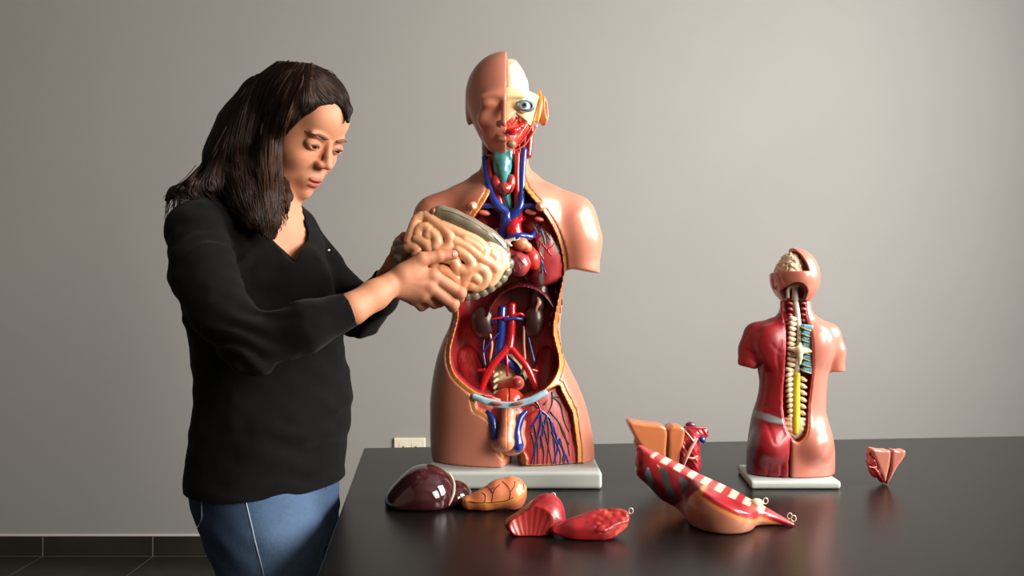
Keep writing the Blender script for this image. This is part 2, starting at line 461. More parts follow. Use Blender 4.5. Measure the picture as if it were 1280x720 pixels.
def lining_col(v):
    u, w = vpx(v, DF)
    d = -np.minimum(cavity(v, 0), pelvis_cut(v, 0))
    front = body(v) > -.0035
    uu, vv = vpx(v)
    dep = -body(v)
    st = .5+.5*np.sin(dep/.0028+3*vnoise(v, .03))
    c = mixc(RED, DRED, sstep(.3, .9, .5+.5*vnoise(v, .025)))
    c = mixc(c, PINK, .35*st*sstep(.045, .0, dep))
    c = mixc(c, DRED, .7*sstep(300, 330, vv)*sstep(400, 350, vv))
    c = mixc(c, srgb(96, 86, 110), .6*sstep(.55, .8, vnoise(v*A(1, 1, 2.2), .03))*sstep(400, 420, vv))
    pel = (pelvis_cut(v, .008) < .0025) & (vv > 492)
    mus = mixc(srgb(180, 60, 56), srgb(140, 36, 40), .5+.5*np.sin(u*1.3+vnoise(v, .02)*2))
    pk = mixc(srgb(206, 112, 98), mus, sstep(650, 662, u))
    c = np.where(pel[:, None], pk, c)
    rim = sstep(.0068, .0045, np.minimum(np.abs(d), 1))*sstep(-.008, -.004, body(v))
    ring = sstep(-.0045, -.003, body(v))
    c = mixc(c, mixc(FAT, srgb(214, 150, 84), .5+.5*vnoise(v, .004)), ring)
    brown = sstep(.4, .6, vnoise(v, .09)*.5+.5)*0+sstep(250, 290, vv)*sstep(430, 380, vv)*sstep(640, 660, uu)
    c = mixc(c, srgb(120, 70, 36), ring*brown*.7)
    return c
m_skin = mat('model_skin_plastic', (202, 130, 108), .34, coat=.28, spec=.45, sss=.12, var=.08, vscale=9, coat_rough=.22)
m_lining = mat('model_inner_wall_plastic', attr=True, rough=.38, coat=.15, var=.12, vscale=40)
m_base = mat('pale_grey_base_plastic', (172, 179, 176), .4)
m_red = mat('red_artery_plastic', (188, 22, 30), .2, coat=.6)
m_blue = mat('blue_vein_plastic', (28, 48, 128), .22, coat=.5)
m_dark = mat('dark_vessel_plastic', (38, 40, 48), .35)
m_bone = mat('cream_bone_plastic', (228, 214, 176), .35, coat=.2, var=.1, vscale=50)
m_kid = mat('dark_kidney_plastic', (52, 25, 24), .34, coat=.15, var=.2, vscale=30)
m_pblue = mat('pale_blue_cartilage_plastic', (150, 186, 200), .35, coat=.3, var=.12, vscale=60)
m_teal = mat('teal_cartilage_plastic', (70, 138, 140), .25, coat=.5, var=.3, vscale=70)
m_attr = mat('painted_plastic', attr=True, rough=.3, coat=.22)
m_attr_dull = mat('painted_plastic_matt', attr=True, rough=.45, coat=.1)
torso = empty('large_torso_model', (.003, DC, TZ), 'large open-bodied torso model with half a face, on a pale grey base', 'anatomical torso model')
def rbox(name, lo, hi, m, parent, r=.008, pts=None): return cuboid(name, lo, hi, m, parent, bevel=r)
rbox('base_plate', (-.154, 1.571, TZ+.0003), (.161, 1.835, TZ+.0315), m_base, torso, .006)
LO, HI = A(-.22, 1.56, TZ+.03), A(.20, 1.86, 1.375)
solid('body_skin', skin_f, LO, HI, .0036, m_skin, torso)
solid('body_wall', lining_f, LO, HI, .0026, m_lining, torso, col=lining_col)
# ---- chest
def lung_col(base, dark):
    def f(v):
        c = mixc(base, dark, sstep(-.2, .6, vnoise(v, .02)))
        return mixc(c, srgb(120, 130, 128), sstep(.45, .6, vnoise(v*A(1, 1, .6)+5, .016)))
    return f
def left_lung(p):
    d = ell(p, P(676, 305, 1.70), A(32, 27, 64)*K, rotm(ry=-6))
    d = smax(d, -ell(p, P(645, 318, 1.66), A(26, 36, 36)*K), .006)
    return smax(d, half(p, P(676, 359, 1.7), (.3, 0, -1)), .008)
solid('left_lung', left_lung, *bb(PS([(620, 240, 1.62), (730, 375, 1.76)]), .01), .0026, m_attr, torso, col=lung_col(srgb(150, 44, 48), srgb(108, 26, 34)))
def right_lung(p):
    d = ell(p, P(598, 305, 1.70), A(32, 26, 56)*K, rotm(ry=8))
    return smax(d, half(p, P(600, 352, 1.7), (-.2, 0, -1)), .008)
solid('right_lung', right_lung, *bb(PS([(545, 240, 1.62), (640, 375, 1.76)]), .01), .003, m_attr, torso, col=lung_col(srgb(150, 44, 48), srgb(108, 26, 34)))
def diaphragm(p):
    d = np.abs(ell(p, P(652, 412, 1.71), A(50, 60, 60)*K))-.0013
    d = smax(d, 1.668-p[:, 1], .002)
    d = smax(d, half(p, P(640, 396, 1.7), (0, 0, -1)), .003)
    return d
solid('diaphragm', diaphragm, *bb(PS([(590, 340, 1.64), (708, 400, 1.80)]), .01), .0026, m_attr, torso, col=lambda v: mixc(srgb(84, 20, 28), srgb(60, 12, 18), sstep(0, .8, vnoise(v, .03))))
heart = solid('heart', lambda p: smin(smin(ell(p, P(648, 330, 1.640), A(13.5, 13, 15.5)*K, rotm(ry=-22)), ell(p, P(636, 324, 1.650), A(12, 13, 18)*K), .006), ell(p, P(665, 323, 1.655), A(9.5, 11, 15)*K, rotm(ry=-15)), .004)
      +.0003*np.sin(vpx(p)[0]*.5+vpx(p)[1]*.4), *bb(PS([(618, 298, 1.58), (682, 352, 1.70)]), .01), .002, m_attr, torso,
      col=lambda v: mixc(mixc(srgb(150, 58, 64), srgb(112, 28, 40), sstep(-.1, .6, vnoise(v, .01))), srgb(178, 48, 38), sstep(655, 660, vpx(v)[0])))
solid('atrium', lambda p: smin(ell(p, P(651, 304, 1.632), A(9, 8, 8)*K), ell(p, P(659, 309, 1.637), A(6, 7, 6)*K), .004), *bb(PS([(638, 292, 1.60), (670, 318, 1.66)]), .006), .0015, mat('orange_heart_plastic', (214, 122, 84), .3, coat=.3), heart)
tubes('coronary_artery', [(PS([(645, 318), (641, 324), (640, 332), (644, 340)], 1.621), .0009), (PS([(645, 318), (650, 324), (655, 331)], 1.620), .0009), (PS([(641, 324), (648, 330), (651, 338)], 1.6195), .0007)], m_dark, heart, 6, 4)
tubes('aorta', [(PS([(650, 312, 1.65), (646, 298, 1.64), (642, 286, 1.638), (645, 274, 1.65), (654, 270, 1.675)]), A(8, 9, 9.5, 8.5, 7)*K),
                (PS([(640, 285, 1.635), (637, 272, 1.645), (632, 262, 1.655)]), 4*K), (PS([(650, 276, 1.64), (650, 262, 1.65)]), 3.4*K)], m_red, torso, 14)
tubes('vena_cava', [(PS([(632, 312, 1.655), (631, 292, 1.65), (633, 274, 1.64), (630, 264, 1.638), (621, 256, 1.635), (613, 240, 1.64), (608, 218, 1.655), (606, 196, 1.665)]), A(8, 8.5, 8.5, 6.5, 5.5, 4.5, 4, 3.8)*K),
                    (PS([(634, 275, 1.64), (642, 268, 1.637), (650, 258, 1.637), (652, 238, 1.645), (653, 212, 1.655), (655, 186, 1.665)]), A(6, 6, 5, 4.2, 4, 4)*K),
                    (PS([(622, 258, 1.637), (608, 257, 1.637), (593, 258, 1.64)]), 3.2*K), (PS([(648, 259, 1.637), (660, 257, 1.64), (674, 258, 1.64)]), 3.2*K)], m_blue, torso, 14)
tubes('pulmonary_artery', [(PS([(632, 302, 1.632), (642, 296, 1.628), (652, 295, 1.63), (664, 296, 1.64), (668, 288, 1.655)]), A(4, 4.4, 4.4, 3.6, 2.4)*K)], m_blue, torso, 10)
tubes('carotid_artery', [(PS([(632, 270, 1.648), (624, 250, 1.645), (615, 225, 1.65), (611, 200, 1.66)]), A(4, 3.6, 3.4, 3.2)*K)], m_red, torso, 10)
tubes('carotid_artery', [(PS([(646, 268, 1.648), (647, 245, 1.645), (646, 218, 1.65), (647, 190, 1.66)]), A(4, 3.6, 3.4, 3.2)*K)], m_red, torso, 10)
for s in (-1, 1):
    x = 591 if s < 0 else 676
    q = solid('clavicle_end', lambda p: ell(p, P(x, 258, 1.628), A(6.5, 6, 6)*K), *bb(PS([(x-9, 248, 1.61), (x+9, 268, 1.645)]), .004), .0015, mat('clavicle_bone', (222, 150, 120), .35, coat=.3), torso)
    tubes('marrow', [(PS([(x, 258, 1.618), (x, 258, 1.6175)]), 2.6*K)], m_bone, q, 10)
for x, y, r in ((605, 266, 5), (663, 265, 5), (674, 274, 4)):
    solid('rib_end', lambda p: ell(p, P(x, y, 1.645), A(r*1.5, 5, r*.7)*K, rotm(ry=12)), *bb(PS([(x-10, y-7, 1.63), (x+10, y+7, 1.66)]), .004), .0014, mat('rib_bone_cut', (226, 140, 120), .35, coat=.3), torso)
lungf = lambda p: np.minimum(left_lung(p), lining_f(p))
def vtree(name, m, lst, f, r, parent, lift=.0006):
    tubes(name, [(on(f, q, 1.56, 1.80, lift), [r*(1-.55*i/(len(q)-1)) for i in range(len(q))]) for q in lst], m, parent, 6, 4)
vtree('lung_artery', m_red, [[(668, 296), (676, 303), (684, 312), (690, 320)], [(672, 299), (678, 292), (682, 280)], [(676, 303), (674, 314), (680, 324)], [(684, 312), (692, 306), (695, 296)], [(664, 290), (670, 282), (671, 272)]], lungf, .0018, torso)
vtree('lung_vein', m_blue, [[(668, 314), (676, 324), (680, 336), (684, 344)], [(676, 324), (670, 334), (666, 340)], [(672, 284), (678, 276), (684, 268)], [(668, 300), (674, 290), (676, 280)], [(680, 336), (674, 342)]], lungf, .0018, torso)
m_bronch = mat('grey_bronchus_plastic', (116, 132, 124), .35, coat=.3)
for q in ([(664, 278), (668, 284), (672, 292)], [(672, 322), (677, 330), (678, 342)], [(676, 286), (680, 296), (682, 306)], [(682, 290), (688, 300)]):
    vtree('bronchus', m_bronch, [q], lungf, .0026, torso)
for i in range(9):                             # cut rib tips inside the chest wall
    t = i/8; y = 300+t*105; x = 691+6*math.sin(t*3.0)-4*t
    pt = on(lining_f, [(x, y)], 1.56, 1.80)[0]
    solid('rib_spot', lambda p: ell(p, pt, A(2.2, 2.4, 4.0)*K), *bb([pt], .009), .0012, mat('rib_spot_pink', (196, 120, 112), .35, coat=.3), torso, proj=1)
# ---- neck and throat
solid('neck_muscle', lambda p: smin(ell(p, P(630, 215, 1.705), A(25, 24, 50)*K), ell(p, P(630, 245, 1.70), A(28, 22, 26)*K), .01)+.0007*np.sin(vpx(p)[0]*1.6), *bb(PS([(600, 176, 1.64), (662, 275, 1.75)]), .01), .0024, m_attr, torso,
      col=lambda v: mixc(srgb(160, 30, 38), srgb(120, 22, 32), .5+.5*np.sin(vpx(v)[0]*1.6)))
def larynx(p):
    d = smin(ell(p, P(628, 206, 1.648), A(11.5, 11, 18)*K), cap(p, P(629, 214, 1.640), P(630, 232, 1.645), .009, .006), .004)
    d = smin(d, box(p, P(629, 194, 1.648), A(11, 8, 6)*K, None, .004), .004)
    d = smax(d, -ell(p, P(619, 212, 1.630), A(4, 6, 8)*K), .003); d = smax(d, -ell(p, P(639, 212, 1.632), A(4, 6, 7)*K), .003)
    return d
solid('larynx', larynx, *bb(PS([(612, 180, 1.61), (646, 240, 1.68)]), .008), .0018, m_teal, torso)
solid('thyroid_gland', lambda p: smin(smin(ell(p, P(621, 230, 1.646), A(6, 6, 12)*K, rotm(ry=-10)), ell(p, P(638, 230, 1.644), A(6, 6, 12)*K, rotm(ry=10)), .006), ell(p, P(630, 236, 1.638), A(8, 6, 7)*K), .004), *bb(PS([(610, 210, 1.61), (648, 250, 1.66)]), .008), .0018,
      mat('thyroid_plastic', (176, 54, 52), .25, coat=.5, var=.3, vscale=60), torso)
tubes('trachea', [(PS([(631, 236, 1.650), (634, 256, 1.655), (637, 272, 1.66)]), 6*K)], m_teal, torso, 12)
tubes('thyroid_vein', [(PS([(629, 236, 1.625), (630, 244, 1.632), (634, 254, 1.64), (638, 264, 1.645)]), .0016), (PS([(629, 236, 1.625), (626, 230, 1.628)]), .001), (PS([(631, 246, 1.634), (637, 240, 1.63), (640, 234, 1.628)]), .0012)], m_dark, torso, 6)
# ---- belly
def bean(p, c, r, R, side): return smax(ell(p, c, r, R), -sph(p, c+A(side*r[0]*1.25, -r[1]*.2, -.001), r[0]*.62), .006)
R1, R2 = rotm(ry=-8), rotm(ry=6)
k1 = solid('kidney', lambda p: bean(p, P(603, 403, 1.69), A(16, 11, 21)*K, R1, 1), *bb(PS([(585, 378, 1.67), (622, 428, 1.73)]), .008), .002, m_kid, torso)
k2 = solid('kidney', lambda p: bean(p, P(667, 401, 1.69), A(14, 11, 21)*K, R2, -1), *bb(PS([(650, 372, 1.67), (685, 428, 1.73)]), .008), .002, m_kid, torso)
solid('spleen', lambda p: ell(p, P(673, 373, 1.692), A(12, 10, 24)*K, rotm(ry=8)), *bb(PS([(655, 342, 1.67), (690, 402, 1.73)]), .008), .002, m_kid, torso)
tubes('adrenal_gland', [(PS([(672, 372, 1.678), (674, 378, 1.675), (671, 384, 1.675), (670, 390, 1.677)]), A(1.5, 3, 2, 1)*K)], mat('adrenal_plastic', (196, 140, 130), .3, coat=.3), torso)
tubes('lower_vena_cava', [(PS([(628, 384, 1.695), (627, 400, 1.69), (626, 420, 1.69), (624, 440, 1.69), (634, 452, 1.69), (646, 462, 1.70), (655, 480, 1.70)]), A(5.5, 5.5, 5.5, 6, 7, 5, 3.5)*K),
     (PS([(624, 438, 1.69), (616, 456, 1.69), (606, 478, 1.69), (601, 496, 1.69)]), A(5, 4, 3.2, 3)*K), (PS([(627, 404, 1.69), (617, 402, 1.69), (609, 405, 1.692)]), A(2.6, 2.2, 2)*K), (PS([(630, 399, 1.68), (645, 398, 1.68), (658, 400, 1.69)]), A(2.4, 2.2, 2)*K),
     (PS([(605, 424, 1.69), (604, 440, 1.685), (607, 458, 1.68)]), 1.3*K), (PS([(660, 420, 1.69), (664, 436, 1.685), (668, 452, 1.68)]), 1.4*K), (PS([(628, 412, 1.685), (616, 424, 1.68), (604, 440, 1.68)]), 1.0*K)], m_blue, torso, 12)
tubes('lower_aorta', [(PS([(640, 380, 1.695), (640, 400, 1.69), (639, 422, 1.688), (637, 436, 1.682)]), A(5.5, 5, 5, 5)*K),
     (PS([(636, 434, 1.683), (625, 446, 1.678), (614, 460, 1.675), (607, 474, 1.675), (599, 496, 1.675)]), A(4.6, 4.4, 4.2, 4, 3.6)*K),
     (PS([(638, 434, 1.683), (648, 446, 1.68), (658, 458, 1.678), (666, 474, 1.676), (674, 494, 1.675)]), A(4.6, 4.4, 4.4, 4.6, 4.4)*K),
     (PS([(633, 442, 1.68), (634, 456, 1.676), (634, 470, 1.678)]), 1.6*K), (PS([(640, 396, 1.68), (650, 392, 1.68), (656, 396, 1.685)]), 1.8*K), (PS([(636, 396, 1.683), (620, 398, 1.68), (612, 400, 1.685)]), 1.5*K),
     (PS([(607, 462, 1.675), (598, 463, 1.68)]), 2*K), (PS([(664, 462, 1.676), (672, 464, 1.68)]), 2*K)], m_red, torso, 12)
for side, q in ((-1, [(611, 412), (615, 430), (613, 450), (617, 466)]), (1, [(655, 408), (655, 430), (656, 450), (652, 468)])):
    tubes('ureter', [(PS(q, 1.684), 1.5*K)], mat('ureter_plastic', (216, 160, 140), .3, coat=.3), torso)
def sacrum(p):
    d = ell(p, P(635, 468, 1.725), A(25, 14, 26)*K)
    return smax(d, -(np.abs(vpx(p)[0]-635)-1.2)*K*.5-.001, .002) if False else d+.001*np.sin((p[:, 2])/.003)
solid('sacrum_bone', sacrum, *bb(PS([(605, 438, 1.68), (665, 500, 1.76)]), .008), .0022, m_bone, torso)
for i, y in enumerate((468, 475, 483, 490)):
    tubes('sacral_nerve', [(PS([(626, y-2, 1.70), (620, y, 1.69), (617, y+3, 1.685)]), A(3.2, 2.6, 1.6)*K)], m_bone, torso, 8, 3)
rect = solid('rectum', lambda p: smin(cap(p, P(646, 479, 1.672), P(632, 484, 1.69), .0145, .013), cap(p, P(632, 484, 1.69), P(630, 500, 1.70), .013, .012), .006), *bb(PS([(612, 462, 1.64), (665, 512, 1.74)]), .008), .002, mat('pink_gut_plastic', (196, 104, 88), .3, coat=.4), torso)
tubes('rectum_opening', [(PS([(647, 478.5, 1.659), (647, 478.5, 1.657)]), 6*K)], mat('gut_opening_plastic', (150, 56, 50), .3), rect, 14)
solid('bladder', lambda p: smax(ell(p, P(636, 503, 1.66), A(20, 16, 18)*K), -(np.abs(vpx(p, 1.66)[0]-636)*K-.0008), .0012) , *bb(PS([(608, 478, 1.62), (664, 528, 1.70)]), .008), .0018, mat('bladder_plastic', (196, 62, 44), .25, coat=.5, var=.2, vscale=50), torso)
# bowl of the pelvis on both sides (hip muscle)
for s, q in ((-1, [(583, 446), (588, 470), (598, 494)]), (1, [(686, 446), (684, 468), (677, 490)])):
    pts = PS([(a, b, d) for (a, b), d in zip(q, (1.742, 1.728, 1.70))])
    solid('hip_muscle', lambda p: smax(chain(p, pts, [17*K, 18*K, 13*K], .01)+.0002*np.sin(vpx(p)[0]*1.4+vpx(p)[1]*.5), body(p)+.012, .004), *bb(pts, .04), .0026, m_attr, torso,
          col=lambda v: mixc(srgb(170, 36, 38), srgb(144, 28, 32), .5+.5*np.sin(vpx(v)[0]*1.4+vpx(v)[1]*.5)))
# ---- pubic bar and genitals
def pubis(p):
    pts = PS([(593, 496, 1.612), (606, 501, 1.606), (620, 505, 1.603), (634, 507, 1.602), (648, 505, 1.603), (664, 500, 1.606), (681, 491, 1.612)])
    d = chain(p, pts, .0062, 0)
    return smax(d, np.abs(p[:, 1]-1.607)-.0055, .002)
pb = solid('pubic_bone', pubis, *bb(PS([(588, 484, 1.59), (686, 514, 1.625)]), .006), .0016, m_pblue, torso)
for x in (621, 647): solid('bone_opening', lambda p: ell(p, P(x, 504.5, 1.5975), A(8, 2.2, 2.0)*K, rotm(ry=(8 if x < 634 else -8))), *bb(PS([(x-10, 500, 1.59), (x+10, 509, 1.603)]), .002), .001, mat('bone_opening_plastic', (150, 80, 76), .4), pb)
gen = solid('groin_tissue', lambda p: smin(smin(ell(p, P(634, 528, 1.635), A(24, 14, 26)*K), ell(p, P(640, 553, 1.62), A(17, 13, 16)*K), .01), ell(p, P(622, 552, 1.62), A(11, 12, 14)*K), .008), *bb(PS([(600, 495, 1.58), (672, 580, 1.67)]), .008), .002, m_attr, torso,
     col=lambda v: mixc(srgb(206, 128, 108), srgb(190, 86, 76), sstep(535, 515, vpx(v, 1.61)[1])))
def shaft(p):
    d = chain(p, PS([(636, 512, 1.615), (635, 530, 1.598), (633, 545, 1.588)]), [8.5*K, 8.5*K, 8.5*K], .004)
    d = smin(d, ell(p, P(632.5, 553, 1.585), A(10, 9, 10.5)*K), .002)
    return smax(d, -(np.abs(vpx(p, 1.585)[0]-634)*K*.9-.0003), .0012)
solid('genital', shaft, *bb(PS([(618, 500, 1.56), (650, 568, 1.64)]), .006), .0014, mat('pale_orange_plastic', (222, 142, 108), .28, coat=.4), torso)
tubes('blue_strand', [(PS([(609, 514, 1.615), (616, 526, 1.608), (618, 540, 1.603), (617, 550, 1.603)]), A(3.2, 4.6, 4.2, 3.2)*K)], m_blue, torso, 10)
tubes('blue_strand', [(PS([(658, 514, 1.612), (650, 524, 1.605), (646, 540, 1.598), (647, 556, 1.593), (648, 563, 1.596)]), A(2.4, 4.8, 5.2, 7.2, 5)*K)], m_blue, torso, 12)
# ---- thigh vessels
rng = random.Random(4)
def thigh(name, m, lst, r): vtree(name, m, lst, lining_f, r, torso, .0008)
thigh('thigh_vein', m_blue, [[(675, 512), (676, 530), (670, 556), (668, 580)], [(675, 512), (688, 524), (696, 546), (706, 566), (711, 580)], [(688, 524), (692, 545), (695, 580)], [(696, 546), (697, 562), (692, 580)], [(676, 515), (668, 528), (662, 537)],
     [(706, 566), (704, 575), (706, 580)], [(684, 520), (680, 533), (676, 560)]], .0024)
dark = [[(690, 490), (690, 505), (683, 520)], [(690, 496), (700, 505), (705, 525), (711, 540)], [(688, 515), (700, 530), (708, 550), (712, 570)], [(690, 496), (700, 497)], [(678, 528), (684, 550), (690, 580)],
        [(668, 532), (672, 555), (672, 580)], [(700, 530), (705, 545), (712, 556)], [(664, 540), (668, 560), (664, 580)], [(684, 524), (686, 545), (684, 580)], [(672, 510), (668, 506), (662, 508)], [(675, 508), (674, 502)], [(680, 506), (684, 500)],
        [(690, 540), (700, 565), (700, 580)], [(700, 548), (706, 572), (704, 580)], [(676, 545), (680, 565), (679, 580)]]
thigh('thigh_nerve', m_dark, dark, .0018)
tubes('groin_vessel', [(on(lining_f, [(651, 530), (662, 520), (673, 512)], 1.56, 1.72, .002), .002), (on(lining_f, [(668, 500), (673, 506), (676, 514)], 1.56, 1.72, .002), .0016)], m_red, torso)
# ================================================================ its head
HC = 1.70
def hx(px): return (px-640)*HC/F
def head_f(p):
    d = ell(p, P(632, 122, HC+.012), A(50.5, 60, 56)*K)
    jaw = ell(p, P(631, 152, HC-.028), A(34, 34, 42)*K)
    d = smin(d, jaw, .028)
    d = smin(d, ell(p, P(629, 176, HC-.055), A(19, 13, 17)*K), .02)     # chin
    brow = ell(p, P(631, 121, HC-.075), A(30, 9, 7)*K); d = smin(d, brow, .012)
    for s in (-1, 1):
        d = smax(d, -ell(p, P(631+s*20, 131, HC-.103), A(14, 11, 8)*K), .016)
        d = smin(d, ell(p, P(631+s*19, 131, HC-.0735), A(10, 8, 6)*K), .009)
        d = smin(d, ell(p, P(631+s*24, 150, HC-.065), A(9, 8, 9)*K), .014)
        d = smin(d, ell(p, P(631+s*6.5, 155, HC-.098), A(4.8, 6, 4.2)*K), .004)
        d = smin(d, smax(smax(ell(p, P(631+s*46, 143, HC+.006), A(5, 9, 16)*K, rotm(rx=-8, rz=-s*25)), -ell(p, P(631+s*50, 141, HC-.006), A(3, 5, 10)*K, rotm(rz=-s*25)), .003), -1e9, .001) if False else ell(p, P(631+s*44.5, 141, HC+.008), A(4, 9, 16)*K, rotm(rx=-8, rz=-s*18)), .006)
    d = smin(d, chain(p, PS([(631, 126, HC-.084), (631, 142, HC-.103), (631, 153, HC-.113)]), [3.4*K, 4*K, 5*K], .004), .006)
    d = smax(d, -cap(p, P(628, 160, HC-.103), P(634, 160, HC-.103), .002, .002), .003)
    d = smin(d, ell(p, P(631, 168.5, HC-.088), A(11.5, 6, 3.2)*K), .004)
    d = smin(d, ell(p, P(631, 174, HC-.086), A(9.5, 6, 3.2)*K), .004)
    d = smax(d, -cap(p, P(621, 171.3, HC-.097), P(641, 171.3, HC-.097), .0016, .0016), .0025)
    return d
CUT = hx(633)*(HC-.05)/HC
HL, HH = A(-.115, 1.55, 1.33), A(.10, 1.84, 1.575)
solid('face_half', lambda p: smax(smax(head_f(p), p[:, 0]-CUT, .0015), -sph(p, P(640, 240, HC), .001), .001), HL, HH, .0022, m_skin, torso)
solid('neck_collar', lambda p: np.maximum(np.maximum(cap(p, P(630, 165, 1.715), P(630, 200, 1.71), .044, .0425), half(p, P(630, 197, 1.7), (0, 0, -1))), -ell(p, P(630, 200, 1.655), A(24, 30, 60)*K)), *bb(PS([(590, 150, 1.62), (670, 205, 1.80)]), .01), .0026,
      mat('neck_side_plastic', (120, 28, 36), .3, coat=.3), torso)
brain = solid('brain_lobe', lambda p: np.maximum(ell(p, P(634, 118, HC+.004), A(27, 48, 44)*K)+.0009*np.sin(vpx(p)[0]*.35+3*vnoise(p, .02)), CUT+.001-p[:, 0]), HL, HH, .0024, mat('pale_brain_plastic', (214, 190, 166), .34, coat=.4), torso)
def skull(p):
    d = np.maximum(head_f(p)+.006, CUT-.0004-p[:, 0])
    d = smax(d, half(p, P(650, 110, 1.63), (0.02, .10, 1)), .003)
    u, v = vpx(p, 1.63)
    d = smax(d, poly_d(p, [(600, 100), (690, 100), (681, 154), (668, 155), (655, 150), (645, 142), (634, 152), (600, 180)], 1.63), .003)
    d = smax(d, (p[:, 0]-(690-640)*HC/F), .002)
    d = smax(d, -sph(p, P(657, 134, 1.618), .0125), .003)
    return d
sk = solid('forehead_bone', skull, HL, HH, .002, mat('pale_yellow_bone_plastic', (208, 188, 140), .32, coat=.4), torso)
ec = P(656, 133, 1.628)
def eye_col(c0, fwd, iris, ri=.0062, rp=.0026):
    def f(v):
        d = v-c0; L = ln(d); a = ln(np.cross(d, fwd))/1.0; fr = (d @ fwd) > 0
        c = mixc(srgb(236, 236, 232), iris, sstep(ri+.0004, ri-.0003, a)*fr)
        return mixc(c, srgb(12, 12, 16), sstep(rp+.0003, rp-.0003, a)*fr)
    return f
fw = A(-.05, -1, .02); fw /= ln(fw)
ey = solid('eye', lambda p: sph(p, ec, .0125), *bb([ec], .018), .0012, m_attr, torso, col=eye_col(ec, fw, srgb(92, 130, 150), .0060, .0030))
solid('eye_socket_ring', lambda p: np.maximum(np.abs(ell(p, ec+A(0, -.004, 0), A(.0155, .012, .0105)))-.0012, p[:, 1]-(ec[1]-.001))*1.0 if False else
      smax(smax(ell(p, ec+A(.001, -.004, 0), A(.0185, .0095, .0115), rotm(ry=8)), -ell(p, ec+A(.0005, -.010, 0), A(.0135, .012, .0070), rotm(ry=8)), .001), -sph(p, ec, .0123), .001), *bb([ec], .022), .001, mat('grey_blue_socket_plastic', (104, 136, 146), .35, coat=.3), ey)
# jaw muscles with tongue, teeth and cheek strands
def jawm(p):
    d = np.maximum(head_f(p)+.009, CUT-.0002-p[:, 0])
    d = smax(d, -(half(p, P(655, 141, 1.63), (-.25, 0, -1))*-1)-.0, .001) if False else np.maximum(d, half(p, P(655, 138, 1.63), (0, 0, 1)))
    d = np.maximum(d, p[:, 0]-P(674, 150, 1.68)[0])
    d = smax(d, -ell(p, P(633, 151, 1.60), A(9, 14, 5)*K), .003)
    d = smax(d, -ell(p, P(646, 163, 1.598), A(5, 10, 8)*K, rotm(ry=25)), .004)
    return d
jm = solid('jaw_muscle', jawm, HL, HH, .002, m_attr, torso, col=lambda v: mixc(mixc(srgb(206, 74, 52), srgb(164, 28, 30), .5+.5*np.sin(vpx(v)[0]*1.5-vpx(v)[1]*.9+vnoise(v, .01)*2)), srgb(214, 122, 84), sstep(.2, .6, vnoise(v, .014))*.6))
solid('tongue', lambda p: smin(ell(p, P(641, 164, 1.605), A(9, 9, 5)*K, rotm(ry=-10)), ell(p, P(650, 160, 1.612), A(7, 8, 4)*K, rotm(ry=-35)), .004), *bb(PS([(630, 152, 1.58), (662, 172, 1.64)]), .006), .0014, mat('tongue_plastic', (206, 28, 28), .2, coat=.6), jm)
solid('chin_gland', lambda p: ell(p, P(639, 180, 1.612), A(6, 5, 5)*K), *bb(PS([(630, 172, 1.59), (648, 188, 1.63)]), .004), .0013, mat('gland_plastic', (150, 116, 84), .4, var=.5, vscale=150), jm)
strand = [[(668, 152), (660, 165), (651, 178), (640, 186)], [(671, 156), (664, 170), (655, 182), (642, 189)], [(662, 150), (654, 162), (646, 174)], [(650, 148), (651, 158), (647, 168)], [(658, 148), (656, 156)], [(646, 150), (640, 157)]]
hf = lambda p: np.minimum(jawm(p), head_f(p)+.02)
vtree('face_muscle_strand', mat('face_strand_plastic', (214, 104, 78), .25, coat=.5), strand, jawm, .0024, jm)
for q in ([(657, 150), (652, 160), (655, 170), (648, 180)], [(664, 158), (657, 170), (646, 184)], [(645, 146), (650, 152), (653, 162)]):
    tubes('face_artery', [(on(jawm, q, 1.56, 1.75, .001), .0011)], m_red, jm, 6, 4)
tubes('ear_band', [(PS([(674, 114, 1.69), (676, 126, 1.672), (674, 140, 1.668), (671, 152, 1.668)]), A(2.2, 2.6, 2.8, 2.4)*K)], mat('orange_band_plastic', (226, 140, 60), .3, coat=.4), torso, 8)
def ear(p):
    d = ell(p, P(678, 138, 1.70), A(5.5, 14, 19)*K, rotm(ry=-6, rz=24))
    return smax(d, -ell(p, P(684, 136, 1.685), A(3, 7, 12)*K, rotm(ry=-6, rz=24)), .003)
solid('ear', ear, *bb(PS([(664, 112, 1.66), (694, 162, 1.74)]), .01), .0018, mat('ear_plastic', (222, 140, 96), .3, coat=.4), torso)
tubes('neck_artery', [(PS([(664, 158, 1.69), (662, 176, 1.685), (660, 196, 1.685)]), A(4, 4.5, 4.5)*K)], mat('dark_red_vessel_plastic', (134, 22, 34), .25, coat=.5), torso, 10)
